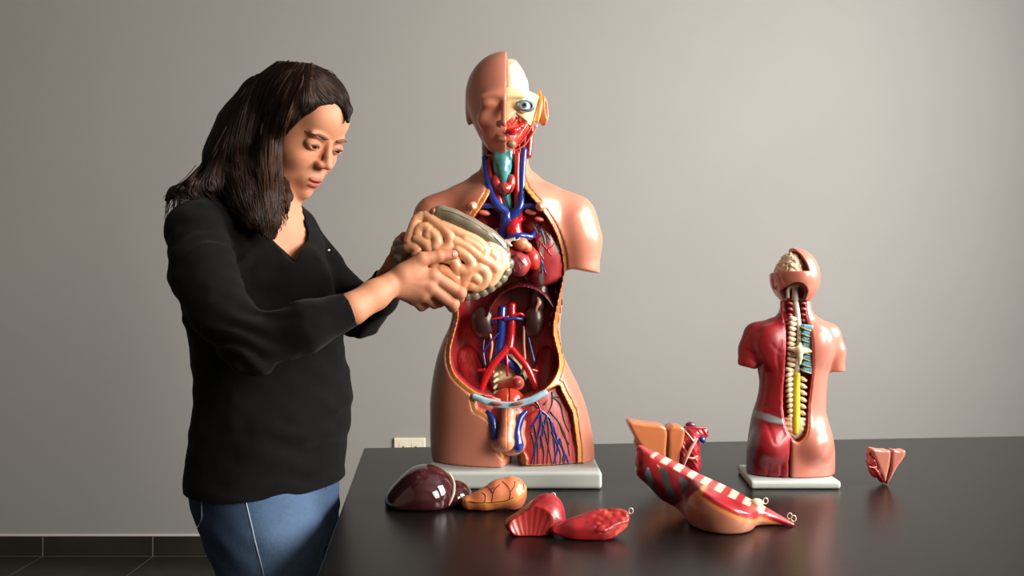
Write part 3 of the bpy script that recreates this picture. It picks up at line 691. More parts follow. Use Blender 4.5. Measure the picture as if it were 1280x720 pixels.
# ================================================================ small torso model seen from behind
SD = 1.645; KS = SD/F
def spx(p, D=SD): return 640+p[:, 0]*F/D, 360+(CZ-p[:, 2])*F/D
_ts = tab([(355, 977, 1010, 17, 0), (376, 976, 1012, 17, 0), (388, 975, 1014, 19, 0), (397, 968, 1020, 22, 0), (407, 950, 1031, 26, 0), (420, 940, 1041, 29, 0), (440, 942, 1038, 31, 0), (462, 948, 1034, 31, 0), (480, 950, 1032, 29, 0),
           (500, 947, 1031, 29, 0), (515, 942, 1031, 31, 0), (530, 939, 1035, 34, 0), (550, 936, 1040, 36, 0), (575, 934, 1042, 34, 0), (610, 934, 1041, 33, 0)])
def sbody(p):
    u, v = spx(p); L, R, b, cy = _ts(v); cx = (L+R)/2; a = (R-L)/2
    x = np.abs(u-cx)/a; y = np.abs((p[:, 1]-SD)/KS-cy)/b; n = 2.25
    d = ((x**n+y**n)**(1/n)-1)*np.minimum(a, b)*KS
    # shoulder blades, buttocks
    for s, c in ((-1, 962), (1, 1022)):
        d = smin(d, ell(p, P(c, 432, SD-.030), A(17, 12, 24)*KS), .02)
    for c in (962, 1014): d = smin(d, ell(p, P(c, 556, SD-.030), A(23, 22, 24)*KS), .012)
    l = chain(p, PS([(965, 410, SD), (947, 420, SD), (939, 436, SD-.003), (935, 452, SD-.008)], SD), [12*KS, 16*KS, 14*KS, 12.5*KS], .012)
    l = smax(l, half(p, P(935, 459, SD), (-.25, 0, -1)), .002)
    r = chain(p, PS([(1018, 408, SD), (1034, 420, SD), (1042, 438, SD), (1046, 475, SD)]), [12*KS, 15*KS, 13*KS, 10.5*KS], .012)
    r = smax(r, half(p, P(1045, 464, SD), (0, 0, -1)), .002)
    d = smin(d, l, .010); d = smin(d, r, .010)
    gap = (np.abs(spx(p, SF)[0]-987)-.6-np.clip((v-556)*.02, 0, .6))*KS
    d = smax(d, -smax(gap, (545-v)*KS*.8, .008), .006)
    # spine furrow
    d = smax(d, (TZ+.0155)-p[:, 2], .003)
    return smax(d, (375.5-v)*KS, .001)
SPIN = catmull([(983.5, 362), (983, 395), (981, 430), (980, 470), (978.5, 515), (983, 540), (994, 553), (1003, 549), (1010, 536), (1013, 508), (1017, 470), (1016, 430), (1013, 395), (1011, 362)], 4, True)
SF = 1.60
def spoly(p, poly, D=SF):
    u, v = spx(p, D); return poly2(u, v, poly)*D/F
def swin(p, off=0.0): return smax(spoly(p, SPIN)+off, p[:, 1]-(SD-.023+.003*sstep(540, 500, spx(p)[1])+.016*sstep(405, 385, spx(p)[1]))+off*.5, .008)
def sshell(p): return smax(sbody(p), -swin(p), .0015)
def muscle_relief(p):
    u, v = spx(p)
    g = 0
    for pts, w, dp in (([(968, 425), (962, 440), (966, 458), (976, 478)], 2.2, .0022), ([(955, 428), (962, 436), (972, 440)], 2, .0012), ([(929, 437), (940, 440), (947, 452), (948, 470)], 2.2, .003), ([(952, 528), (957, 548), (970, 536), (985, 530)], 2.5, .002),
                       ([(967, 576), (966, 602)], 1.8, .003), ([(953, 574), (951, 602)], 1.8, .002), ([(940, 560), (962, 573), (985, 570)], 3, .0015), ([(950, 505), (962, 512), (980, 515)], 2, .001)):
        c = catmull(pts, 5); m = np.full(len(u), 1e9)
        for i in range(len(c)-1):
            e = c[i+1]-c[i]; t = np.clip(((u-c[i][0])*e[0]+(v-c[i][1])*e[1])/(e @ e), 0, 1)
            m = np.minimum(m, np.hypot(u-c[i][0]-t*e[0], v-c[i][1]-t*e[1]))
        g = g+dp*np.exp(-(m/w)**2)
    return .55*g*sstep(.002, .009, spoly(p, SPIN))
MX = lambda v: np.interp(v, [376, 470, 553, 610], [984, 984, 987, 987])
def left_f(p):
    u, v = spx(p, SF)
    return np.maximum(sshell(p)+muscle_relief(p)*(p[:, 1] < SD), (u-MX(v))*KS)
def right_f(p):
    u, v = spx(p, SF); return np.maximum(sshell(p), (MX(v)+.5-u)*KS)
def mus_col(v):
    u, w = spx(v, 1.61)
    c = mixc(srgb(146, 24, 34), srgb(120, 16, 28), sstep(-.1, .7, .9*vnoise(v, .03)+.12*np.sin((u*.5+w*.9))))
    side = sstep(952, 946, u-np.interp(w, [500, 530, 560, 600], [6, 0, -6, -5]))*sstep(505, 520, w)
    patch = sstep(0, .003, -poly2(u, w, [(946, 514), (962, 517), (978, 523), (979, 530), (962, 528), (946, 524)])*KS)
    c = mixc(c, srgb(112, 132, 148), side*.9)
    return mixc(c, srgb(146, 166, 174), patch*.9)
small = empty('small_torso_model', (.507, 1.645, TZ), 'small torso model seen from behind, one side dark red muscle, spine showing', 'anatomical torso model')
prism('base_plate', [(.4265, 1.5725), (.5885, 1.5725), (.5965, 1.722), (.441, 1.722)], TZ+.0003, TZ+.0148, m_base, small, 'z', .005)
SLO, SHI = A(.40, 1.57, TZ+.014), A(.64, 1.72, 1.10)
m_smus = mat('painted_muscle_plastic', attr=True, rough=.38, coat=.12, coat_rough=.2)
m_sskin = mat('pink_skin_plastic', (190, 116, 100), .3, coat=.3, sss=.08, coat_rough=.18)
solid('muscle_side', left_f, SLO, SHI, .0024, m_smus, small, col=mus_col)
solid('skin_side', right_f, SLO, SHI, .0024, m_sskin, small)
def slin(p):
    d = np.maximum(sbody(p)+.0012, -swin(p, .0022)); return np.maximum(d, swin(p, -.006))
def slin_col(v):
    c = mixc(srgb(150, 24, 40), srgb(110, 16, 30), sstep(0, .6, vnoise(v, .015)))
    ring = sstep(-.004, -.002, sbody(v))
    rim = mixc(srgb(206, 70, 78), srgb(226, 132, 70), sstep(992, 998, spx(v, SF)[0])*sstep(525, 540, spx(v, SF)[1]))
    return mixc(c, rim, ring)
solid('spinal_opening', slin, *bb(PS([(970, 372, 1.59), (1026, 562, 1.67)]), .008), .0016, m_smus, small, col=slin_col)
m_sb = mat('cream_vertebra_plastic', (226, 208, 172), .35, coat=.2)
m_cord = mat('grey_white_cord_plastic', (196, 186, 172), .3, coat=.3)
m_yel = mat('yellow_nerve_plastic', (214, 196, 60), .3, coat=.3)
SY = SD-.031
tubes('spinal_cord', [(PS([(994, 377, SY+.013), (997, 395, SY+.006), (999, 415, SY-.002), (998, 440, SY-.003), (996, 465, SY-.002)]), A(4, 3.4, 3, 3, 3.4)*KS)], m_cord, small, 10)
tubes('cauda_nerve', [(PS([(996, 466, SY-.003), (995, 490, SY-.003), (995, 515, SY-.005), (995, 530, SY-.008), (995, 542, SY-.010)]), A(4.6, 5, 5, 4.6, 3)*KS)], m_yel, small, 10)
for k in range(20):
    t = k/19; y = 398+t*122; x = 990-3*math.sin(t*math.pi)*.7-(2 if t > .5 else 0); w = 4.2+1.0*math.sin(t*math.pi)
    tubes('vertebra', [(PS([(x-w+1.5, y-1.8 if t < .55 else y+1.5, SY-.004), (x, y, SY-.006), (x+w*.9, y+(.8 if t < .55 else -2.0), SY-.001)]), A(1.9, 3.0, 2.6)*KS)], m_sb, small, 8, 3)
for k in range(6):
    y = 474+k*8.5
    tubes('vertebra', [(PS([(1008, y+2, SY-.003), (1003.5, y, SY-.005), (999.5, y-2.2, SY)]), A(1.7, 3.0, 2.6)*KS)], m_sb, small, 8, 3)
for k in range(7):
    y = 379+k*7.2
    for x, s in ((988, -1), (1005, 1)):
        tubes('neck_joint', [(PS([(x-3*1, y-1, SY+.009-.0005*k), (x, y, SY+.007-.001*k), (x+3, y+1.5, SY+.010-.001*k)]), A(1, 1.8, 1)*KS)], mat('neck_joint_plastic', (176, 84, 92), .35, coat=.2), small, 6, 2)
m_tealv = mat('blue_grey_vertebra_plastic', (96, 148, 166), .32, coat=.3)
for k in range(8):
    y = 409+k*7.6
    q = solid('vertebral_body', lambda p: box(p, P(1008, y, SY-.003), A(6.6, 6, 3.4)*KS, rotm(ry=8), .003), *bb(PS([(998, y-6, SY-.012), (1018, y+6, SY+.012)]), .002), .0012, m_tealv, small, proj=1)
    tubes('rib_strand', [(PS([(1000, y-1, SY-.010), (1007, y+2.5, SY-.0145), (1014, y+4.5, SY-.012)]), .8*KS)], mat('olive_strand_plastic', (150, 158, 110), .4), q, 6, 3)
solid('star_vertebra', lambda p: smin(smin(chain(p, PS([(988, 436, SY-.013), (999, 438, SY-.017), (1015, 439, SY-.013)]), A(2.0, 5, 1.6)*KS, .002), chain(p, PS([(999, 437, SY-.017), (1000, 447, SY-.019), (999.5, 455, SY-.020)]), A(5.0, 3.2, 1.4)*KS, .002), .002), cap(p, P(1000, 430, SY-.012), P(999, 437, SY-.016), .003, .006), .002),
      *bb(PS([(984, 424, SY-.03), (1018, 458, SY)]), .006), .0013, m_sb, small)
def ssac(p):
    u, v = spx(p, SY)
    d = smax(ell(p, P(995, 530, SY), A(16, 8, 20)*KS), (521-v)*KS, .003)
    d = d+.0011*np.cos((v-520)*.95)*sstep(3, 7, np.abs(u-995))
    return smax(d, -cap(p, P(995, 515, SY-.013), P(995, 540, SY-.013), .0085, .006), .002)
solid('sacrum', ssac, *bb(PS([(976, 512, SY-.02), (1014, 556, SY+.02)]), .004), .0013, m_sb, small)
# ---- small head, roof of the skull lifted off on the left
def shead(p):
    d = ell(p, P(993.5, 346, SD), A(29.5, 36, 36)*KS)
    d = smin(d, ell(p, P(980, 352, SD+.030), A(17, 17, 22)*KS), .012)
    d = smin(d, cap(p, P(993, 355, SD), P(994, 382, SD), 19.5*KS, 17.8*KS), .010)
    d = smax(d, half(p, P(962.5, 344, SD), (-1, 0, -.42)), .010)
    d = smin(d, ell(p, P(966, 349, SD+.004), A(2.6, 5, 8)*KS), .003)
    d = smin(d, ell(p, P(968, 359, SD+.004), A(3, 5, 3)*KS), .003)
    return smax(d, half(p, P(993, 375.2, SD), (0, 0, -1)), .001)
def hwin(p, off=0.0):
    u, v = spx(p, 1.60)
    d = np.maximum(np.hypot(u-995.5, np.minimum(v-368, 0)*.95)-14.5, 0*u-99)*KS+off
    return np.maximum(d, p[:, 1]-(SD-.012)+off)
def sopen(p, off=0.0):                        # the part of the skull roof that is missing
    u, v = spx(p)
    edge = np.interp(v, [300, 312, 320, 330, 342, 360], [984, 989, 994, 998, 1001, 1001])
    return smax((u-edge)*KS+off, (v-341)*KS+off-.05*(p[:, 1]-SD), .0015)
def shead_f(p):
    d = smax(shead(p), -sopen(p), .001)
    cav = ell(p, P(993, 345, SD), A(25.5, 31, 31)*KS)
    d = smax(d, -smax(cav, half(p, P(990, 352, SD), (0, 0, -1)), .003), .001)
    return np.maximum(d, -hwin(p))
hd = solid('head_shell', shead_f, *bb(PS([(955, 300, 1.57), (1030, 380, 1.72)]), .008), .0017, m_sskin, small)
solid('skull_lining', lambda p: np.maximum(np.maximum(np.abs(ell(p, P(993, 345, SD), A(26.5, 32, 32)*KS))-.0009, half(p, P(990, 341.5, SD), (0, 0, 1)) if False else np.maximum((340.6-spx(p)[1])*KS, -hwin(p, -.008))), (spx(p)[0]-1000)*KS), *bb(PS([(955, 300, 1.57), (1030, 380, 1.72)]), .008), .0017, m_sb, hd)
def sgyri(p):
    q = p*A(1, 1, 1)
    return np.abs(np.sin(q[:, 0]*420+3.2*vnoise(q, .008))+np.sin(q[:, 2]*400+3.2*vnoise(q+9, .008))+np.sin(q[:, 1]*400))*.0012
solid('brain', lambda p: smax(smin(ell(p, P(988, 338, SD-.006), A(14.5, 24, 22)*KS), ell(p, P(982, 341, SD-.004), A(13, 20, 14)*KS), .006)+.0014-sgyri(p), (spx(p)[1]-350)*KS, .004), *bb(PS([(965, 308, 1.58), (1008, 362, 1.70)]), .004), .0012, mat('cream_brain_plastic', (232, 208, 178), .3, coat=.35), small)
def socc(p): return np.maximum(np.maximum(shead(p)+.004, -hwin(p, .003)), hwin(p, -.004))
solid('skull_base_opening', socc, *bb(PS([(975, 348, 1.58), (1016, 378, 1.68)]), .005), .0014, mat('red_opening_plastic', (120, 34, 40), .35, coat=.2), hd)
tubes('top_vertebra', [(PS([(985, 372, SD-.020), (985, 362, SD-.022), (990, 357, SD-.024), (1000, 357, SD-.024), (1006, 360, SD-.022)]), A(2, 2.4, 2.4, 2.2, 1.8)*KS)], m_cord, hd, 8)
tubes('brain_stem', [(PS([(993, 356, SD-.020), (994, 366, SD-.022), (994, 374.8, SD-.019)]), A(4, 4, 4.4)*KS)], m_cord, hd, 10)
tubes('head_vein', [(PS([(1000, 358, SD-.026), (1004, 356, SD-.026), (1007, 359, SD-.024)]), 2.4*KS)], mat('dark_red_knob_plastic', (130, 30, 40), .3, coat=.4), hd, 8)
# ================================================================ loose pieces on the table
def ipx(p, D): return 640+p[:, 0]*F/D, 360+(CZ-p[:, 2])*F/D
def on_table(d, p, r=.002): return smax(d, TZ+.0004-p[:, 2], r)
def eyelet(px, py, D, parent, r=.0032):
    c = P(px, py, D); pts = [c+A(math.cos(a)*r, 0, math.sin(a)*r*1.25) for a in np.linspace(0, 2*math.pi, 13)]
    o = tubes('hook_eye', [(pts, .0009)], m_pin, parent, 6, 2); return o
m_pin = mat('pale_pin_metal', (206, 198, 176), .3, metal=.3)
# ---- liver
LD = 1.465; KL = LD/F
m_liver = mat('liver_plastic', (58, 24, 28), .12, coat=.8, coat_rough=.05, var=.15, vscale=12)
def liver(p):
    d = ell(p, P(531, 617, LD), A(36, 44, 36)*KL, rotm(ry=-8))
    d = smin(d, ell(p, P(506, 628, LD), A(26, 36, 24)*KL, rotm(ry=-38)), .02)
    d = smin(d, ell(p, P(545, 622, LD), A(24, 38, 30)*KL), .012)
    return on_table(smax(d, (ipx(p, LD)[0]-567-3*np.sin((ipx(p, LD)[1]-600)/20))*KL, .006), p, .008)
def liver2(p): return on_table(ell(p, P(569, 620, LD+.01), A(22, 30, 19)*KL, rotm(ry=16)), p, .006)
lv = solid('liver_model', lambda p: smin(liver(p), liver2(p), .003), *bb(PS([(475, 575, LD-.07), (600, 660, LD+.07)]), .02), .0026, m_liver)
tag(lv, 'glossy dark brown liver model, leftmost loose piece on the table', 'anatomical model part')
def ligf(p): return np.minimum(liver(p), liver2(p))
pts = on(lambda p: smin(liver(p), liver2(p), .003), [(560, 590), (565, 597), (567.5, 606), (567, 616), (564, 625), (561, 632)], 1.36, 1.5, .0005)
tubes('ligament', [(pts, A(.8, 1.6, 2.0, 2.0, 1.6, .8)*KL)], mat('whitish_band_plastic', (176, 152, 140), .3, coat=.4), lv, 8)
# ---- stomach
GD = 1.43; KG = GD/F
def stomach(p):
    d = chain(p, PS([(588, 629, GD), (606, 626, GD), (624, 618, GD+.004), (640, 613, GD+.006)]), A(10.5, 14, 17, 17.5)*KG, .008)
    d = smin(d, ell(p, P(640, 619, GD+.004), A(18, 18, 20)*KG), .006)
    u, v = ipx(p, GD-.02)
    bandline = np.interp(u, [575, 600, 625, 645, 660], [627, 630, 629, 624, 612])
    return on_table(d-.0011*np.exp(-((v-bandline)/2.4)**2), p, .004)
def stom_col(v):
    u, w = ipx(v, GD-.02)
    bl = np.interp(u, [575, 600, 625, 645, 660], [627, 630, 629, 624, 612])
    c = mixc(srgb(222, 134, 96), srgb(206, 112, 78), sstep(-.3, .7, vnoise(v, .02)))
    c = mixc(c, srgb(222, 146, 62), np.exp(-((w-bl)/3.4)**2))
    return mixc(c, srgb(176, 92, 66), sstep(bl+3, bl+7, w)*.8)
st = solid('stomach_model', stomach, *bb(PS([(572, 590, GD-.04), (664, 650, GD+.04)]), .01), .0018, m_attr, None, col=stom_col)
tag(st, 'orange stomach model with dark branching veins, beside the brown liver', 'anatomical model part')
m_vline = mat('dark_vein_paint', (112, 36, 30), .35)
for q in ([(580, 626), (600, 628.5), (625, 627), (640, 623), (655, 612)], [(615, 627), (616, 618), (613, 612), (608, 608)], [(616, 618), (619, 611), (625, 606)], [(637, 624), (638, 615), (634, 607), (628, 602)], [(638, 615), (643, 608), (644, 602)], [(613, 612), (618, 609)], [(655, 612), (654, 605), (648, 600)], [(606, 628), (607, 620), (603, 616)]):
    tubes('vein', [(on(stomach, q, 1.36, 1.47, .0001), .0008)], m_vline, st, 6, 4)
# ---- lung halves
m_lungp = mat('red_lung_plastic', attr=True, rough=.32, coat=.25, coat_rough=.1)
LA = 1.30; KA = LA/F
def lungA(p):
    d = chain(p, PS([(657, 654, LA-.01), (680, 648, LA+.005), (686, 634, LA+.015)]), A(22, 25, 15)*KA, .02)
    d = smin(d, ell(p, P(646, 655, LA-.005), A(17, 20, 12)*KA, rotm(ry=-20)), .01)
    d = smax(d, poly_d2(p, catmull([(629, 654), (645, 645), (659, 636), (670, 624), (680, 616.5), (692, 618.5), (703, 630), (709, 642), (709, 653), (699, 661), (686, 670), (675, 676), (655, 674), (640, 666)], 4, True), LA-.012), .004)
    d = smax(d, -sph(p, P(662, 655, LA-.078), .0605), .002)         # hollow base
    u, v = ipx(p, LA-.02)
    rid = np.cos(np.arctan2(v-700, u-662)*46)*.0002*sstep(.0625, .061, ln(p-P(662, 655, LA-.078)))
    return on_table(d+rid, p, .003)
def poly_d2(p, poly, D):
    u, v = ipx(p, D); return poly2(u, v, poly)*D/F
def dots(v, s, th, seed=0):
    q = v/s; i = np.floor(q); r = np.zeros(len(v))
    for dx in (-1, 0, 1):
        for dy in (-1, 0, 1):
            for dz in (-1, 0, 1):
                j = i+np.array([dx, dy, dz]); c = j+.5+.3*(np.stack([hash3(j+k*7+seed) for k in (1, 2, 3)], -1)-.5)*2
                r = np.maximum(r, (hash3(j+31+seed) > .45)*sstep(th, th*.7, ln(q-c)))
    return r
def lungA_col(v):
    hol = sstep(.0620, .0612, ln(v-P(662, 655, LA-.078)))
    u, w = ipx(v, LA-.02)
    c = mixc(srgb(156, 34, 40), srgb(130, 26, 34), sstep(-.2, .7, vnoise(v, .015)))
    side = sstep(672, 680, u+.35*(w-640))
    c = mixc(c, srgb(96, 24, 50), dots(v, .0085, .27)*side*(1-hol)); c = mixc(c, srgb(40, 60, 120), dots(v, .013, .20, 5)*side*(1-hol))
    return mixc(c, srgb(182, 58, 54), hol*(.5+.5*np.cos(np.arctan2(w-700, u-662)*46)))
la = solid('lung_model', lungA, *bb(PS([(622, 610, LA-.05), (716, 684, LA+.05)]), .01), .0016, m_lungp, None, col=lungA_col)
tag(la, 'red lung piece with a hollow ribbed underside, in front of the orange stomach', 'anatomical model part')
eyelet(691.5, 619.5, LA+.012, la)
LB = 1.275; KB = LB/F
def lungB(p):
    d = chain(p, PS([(694, 664, LB-.005), (722, 663, LB-.002), (748, 659, LB), (774, 651, LB+.003)]), A(8, 14, 19, 15)*KB, .02)
    d = smax(d, poly_d2(p, catmull([(688, 662), (704, 654), (725, 648), (749, 641), (775, 637), (788, 639.5), (789.5, 650), (781, 664), (764, 674), (744, 678), (720, 675.5), (698, 670)], 4, True), LB-.012), .004)
    u, v = ipx(p, LB-.02)
    top = half(p, P(740, 652, LB-.012), (-.04, -.50, .86))
    d = smax(d, top, .003)
    rough = sstep(738, 750, u)*sstep(.004, .001, np.abs(top))
    return on_table(d+rough*(.0016*vnoise(p, .006)+.0012*np.abs(vnoise(p, .010))-.001), p, .003)
def lungB_col(v):
    u, w = ipx(v, LB-.02)
    c = mixc(srgb(158, 34, 38), srgb(130, 26, 32), sstep(-.2, .7, vnoise(v, .012)))
    c = mixc(c, srgb(222, 96, 70), sstep(740, 750, u)*sstep(.1, .7, vnoise(v, .006))*.7)
    return mixc(c, srgb(90, 24, 60), dots(v, .010, .26, 3)*sstep(745, 735, u)*sstep(662, 656, w))
lb = solid('lung_model', lungB, *bb(PS([(682, 630, LB-.05), (796, 686, LB+.05)]), .01), .0016, m_lungp, None, col=lungB_col)
tag(lb, 'flat red lung piece with a rough cut face, nearest the table front', 'anatomical model part')
eyelet(788.5, 638.5, LB+.008, lb)
# ---- front chest wall lying on its outer side
WD = 1.36; KW = WD/F
ax0, ax1 = P(797, 557, WD+.06), P(993, 655, WD-.03)
axd = (ax1-ax0)/ln(ax1-ax0)
def side_pt(u): return 0
nrm = np.cross(axd, A(.10, 1, .07)); nrm /= ln(nrm); nrm = nrm if nrm[2] > 0 else -nrm
acr = np.cross(nrm, axd); acr /= ln(acr); acr = acr if acr[1] > 0 else -acr
def wall_s(p): return ((p-ax0) @ axd)/ln(ax1-ax0)
def chestwall(p):
    Dl = lambda t: WD+.06-.09*t
    d = chain(p, PS([(803, 562, Dl(.02)+.01), (815, 582, Dl(.1)), (842, 602, Dl(.25)), (872, 618, Dl(.4)), (905, 630, Dl(.56)), (945, 641, Dl(.77)), (990, 653, Dl(.98))]), A(8, 19, 24, 25, 23, 15, 4.5)*KW, .02)
    d = smin(d, ell(p, P(901, 634, 1.342), A(44, 54, 44)*KW, rotm(ry=18)), .018)
    top = (p-ax0) @ nrm
    d = smax(d, top-.001*np.sin(wall_s(p)*9), .003)
    inn = chain(p, PS([(842, 600, Dl(.25)+.032), (872, 614, Dl(.4)+.034), (905, 626, Dl(.56)+.032)]), A(9, 11, 9)*KW, .02)
    d = smax(d, -inn, .003)
    return on_table(d, p, .003)
def cw_col(v):
    s = wall_s(v); top = (v-ax0) @ nrm; u, w = ipx(v, WD-.02); x = (v-ax0) @ acr
    tp = sstep(-.0035, -.0015, top)
    red = mixc(srgb(168, 34, 42), srgb(136, 24, 34), sstep(0, .6, vnoise(v, .012)))
    skin = mixc(srgb(190, 126, 102), srgb(176, 110, 88), sstep(-.5, .5, vnoise(v, .03)))
    tp = tp*sstep(-.036, -.030, x)
    c = mixc(red, skin, sstep(.455, .475, s-top*2.0))
    # outer front: rib slots near the left half
    sl = (np.sin((s*46+top*170)) > .25) & (s > .12) & (s-top*2.0 < .45) & (top < -.008) & (top > -.062+.05*np.abs(s-.25))
    ribc = mixc(srgb(70, 74, 78), srgb(96, 150, 176), sstep(.20, .16, s)); ribc = mixc(ribc, srgb(226, 206, 180), sstep(.20, .16, s)*sstep(-.022, -.017, top))
    c = np.where(sl[:, None], ribc, c)
    dk = sstep(.2, .26, s)*sstep(.47, .45, s-top*2.0)
    c = np.where((~sl)[:, None], mixc(c, srgb(104, 26, 34), dk*.8), c)
    # orange cut edge under the rim
    c = mixc(c, srgb(222, 140, 78), sstep(.455, .475, s-top*2.0)*sstep(-.015, -.012, top)); c = mixc(c, red, sstep(.47, .50, s)*sstep(-.009, -.007, top))
    # striped rim: ribs and muscle
    st = np.sin(s*2*math.pi*11.5) > 0
    cr = np.where(st[:, None], srgb(226, 196, 166), srgb(166, 44, 48))
    cr = mixc(red, cr, sstep(.10, .12, s)*sstep(.83, .81, s))
    cr = mixc(cr, mixc(srgb(206, 84, 96), srgb(176, 50, 70), sstep(0, .5, vnoise(v, .003))), sstep(.83, .85, s))
    return mixc(c, cr, tp)
cw = solid('chest_wall_model', chestwall, *bb(PS([(790, 540, WD-.12), (1000, 690, WD+.14)]), .02), .0024, mat('chest_wall_plastic', attr=True, rough=.3, coat=.35), None, col=cw_col)
tag(cw, 'long curved chest wall piece with red and cream rib stripes and a skin-coloured breast', 'anatomical model part')
for q in ((954, 630), (984, 649), (989, 652)):
    _, dd = surf_at(chestwall, q[0], q[1], 1.2, 1.5); eyelet(q[0]+3, q[1]-4, (dd or WD)+.002, cw, .0036)
solid('pale_knob', lambda p: ell(p, P(946, 629, WD-.005), A(8, 8, 6)*KW), *bb(PS([(934, 618, WD-.02), (960, 640, WD+.01)]), .004), .0014, m_bone, cw)
# ---- pelvis insert pieces
def insert(name, label, D, wl, wr, gap, red, extra, bottom, mskin, mred, depth):
    k = D/F
    def wedge(poly):
        def f(p):
            d = poly_d2(p, poly, D)
            e = smax(d, np.abs(p[:, 1]-(D+depth/2))-depth/2, .004)
            return smax(e, ell(p, P((poly[0][0]+poly[1][0])/2, poly[0][1]-6, D+depth*.55), A(110, 75, 70)*k*(depth/.05)), .003) if False else e
        return f
    return wedge
def make_insert(label, D, left, right, redbits, z_off, depth, mskin, mred, cols, vessels, h):
    k = D/F
    allp = np.array(left+right)
    root = empty('pelvis_insert_model', (float(P(allp[:, 0].mean(), 0, D)[0]), D+depth/2, TZ), label, 'anatomical model part')
    for poly in (left, right):
        pc = catmull(poly, 3, True)
        def f(p, pc=pc):
            d = poly_d2(p, pc, D)
            d = smax(d, np.abs(p[:, 1]-(D+depth/2)+.12*(p[:, 2]-TZ))-depth/2, .005)
            return on_table(d, p)
        lo, hi = bb(PS([(a, b, D) for a, b in poly]+[(a, b, D+depth) for a, b in poly]), .012)
        solid('skin_wedge', f, lo, hi, h, mskin, root)
    def rf(p):
        d = None
        for (x, y, dd, rx, ry, rz) in redbits:
            e = ell(p, P(x, y, D+dd), A(rx, ry, rz)*k); d = e if d is None else smin(d, e, .004)
        return on_table(d+.0006*np.sin(p[:, 0]*700+p[:, 2]*500), p)
    R = np.array([(q[0], q[1]) for q in redbits]); m = 26
    lo, hi = bb(PS([(a+s*m, b+t*m, D+e) for a, b in R for s in (-1, 1) for t in (-1, 1) for e in (-.03, depth+.03)]), .0)
    inner = solid('inner_muscle', rf, lo, hi, h, mred, root)
    for name, q, r, m_ in vessels: tubes(name, [(PS(q), r*k)], m_, root, 8, 4)
    return root
m_mr = mat('dark_pink_tissue_plastic', (168, 40, 52), .28, coat=.5, var=.35, vscale=60)
m_pp = mat('purple_tissue_plastic', (96, 34, 66), .3, coat=.4)
ID = 1.60
make_insert('skin-coloured pelvis piece with red and blue insides, standing behind the chest wall', ID,
    [(786, 526), (805, 528.5), (831, 533.5), (832, 560), (831, 588), (820, 580), (808, 568), (796, 550), (787, 534)],
    [(835.5, 533.5), (853, 533.5), (854, 548), (850, 570), (846, 590), (843, 602), (838, 596), (835.5, 580), (835, 555)],
    [(862, 556, .02, 13, 22, 22), (866, 576, .02, 10, 18, 20), (855, 590, .022, 10, 18, 16), (800, 552, .03, 8, 14, 16), (850, 560, .02, 10, 20, 20), (871, 541, .02, 8, 8, 8), (880, 541, .02, 5.5, 6, 8)], 0, .05,
    mat('tan_skin_plastic', (206, 122, 78), .3, coat=.35), m_mr, None,
    [('purple_knob', [(858, 531.5, ID), (863, 530.5, ID), (868, 532.5, ID)], A(2.5, 3.4, 2.5), m_pp), ('blue_knob', [(875, 548, ID-.006), (878, 549.5, ID-.006), (879, 552, ID-.004)], A(3.2, 4, 3), m_blue), ('cut_edge', [(872, 548, ID-.016), (864, 560, ID-.020), (858, 572, ID-.018), (854, 584, ID-.014)], A(1, 2.2, 2.4, 1), mat('pale_pink_edge_plastic', (222, 152, 140), .3, coat=.4)),
     ('red_cord', [(855, 534, ID-.004), (868, 534.5, ID-.006), (884, 535, ID+.0)], A(1.4, 1.4, 1.2), m_mr), ('pink_cord', [(872, 570, ID-.014), (866, 573, ID-.018), (860, 572, ID-.018)], A(1.2, 1.6, 1.2), mat('pink_cord_plastic', (214, 140, 130), .3, coat=.4)),
     ('thread', [(856, 538, ID-.012), (862, 545, ID-.018), (868, 553, ID-.018)], A(.6, .7, .6), m_bone)], .0022)
I2 = 1.605
make_insert('small skin-coloured pelvis piece with red inside, standing alone at the right', I2,
    [(1088, 560.5), (1100, 562), (1111.5, 563.5), (1111.5, 580), (1109.5, 592), (1107, 603.5), (1102, 594), (1096, 580), (1091, 569)],
    [(1113.5, 563.5), (1122, 563), (1129, 562), (1130.5, 566), (1128, 573), (1120, 586), (1111, 604.5), (1109, 604), (1113, 588)],
    [(1090, 576, .012, 6.5, 10, 13), (1095, 588, .012, 8, 10, 9), (1102, 595, .012, 6, 8, 8), (1086, 565, .012, 2.6, 6, 3.2)], 0, .026,
    m_sskin, m_mr, None,
    [('pink_cord', [(1086, 583, I2-.004), (1091, 584.5, I2-.004), (1096, 583.5, I2-.003)], A(.6, .8, .6), mat('pink_line_plastic', (206, 110, 104), .3, coat=.4)), ('dark_opening', [(1090.5, 578, I2-.0035), (1091, 578.6, I2-.004)], A(1.2, 1.2), m_kid)], .0014)
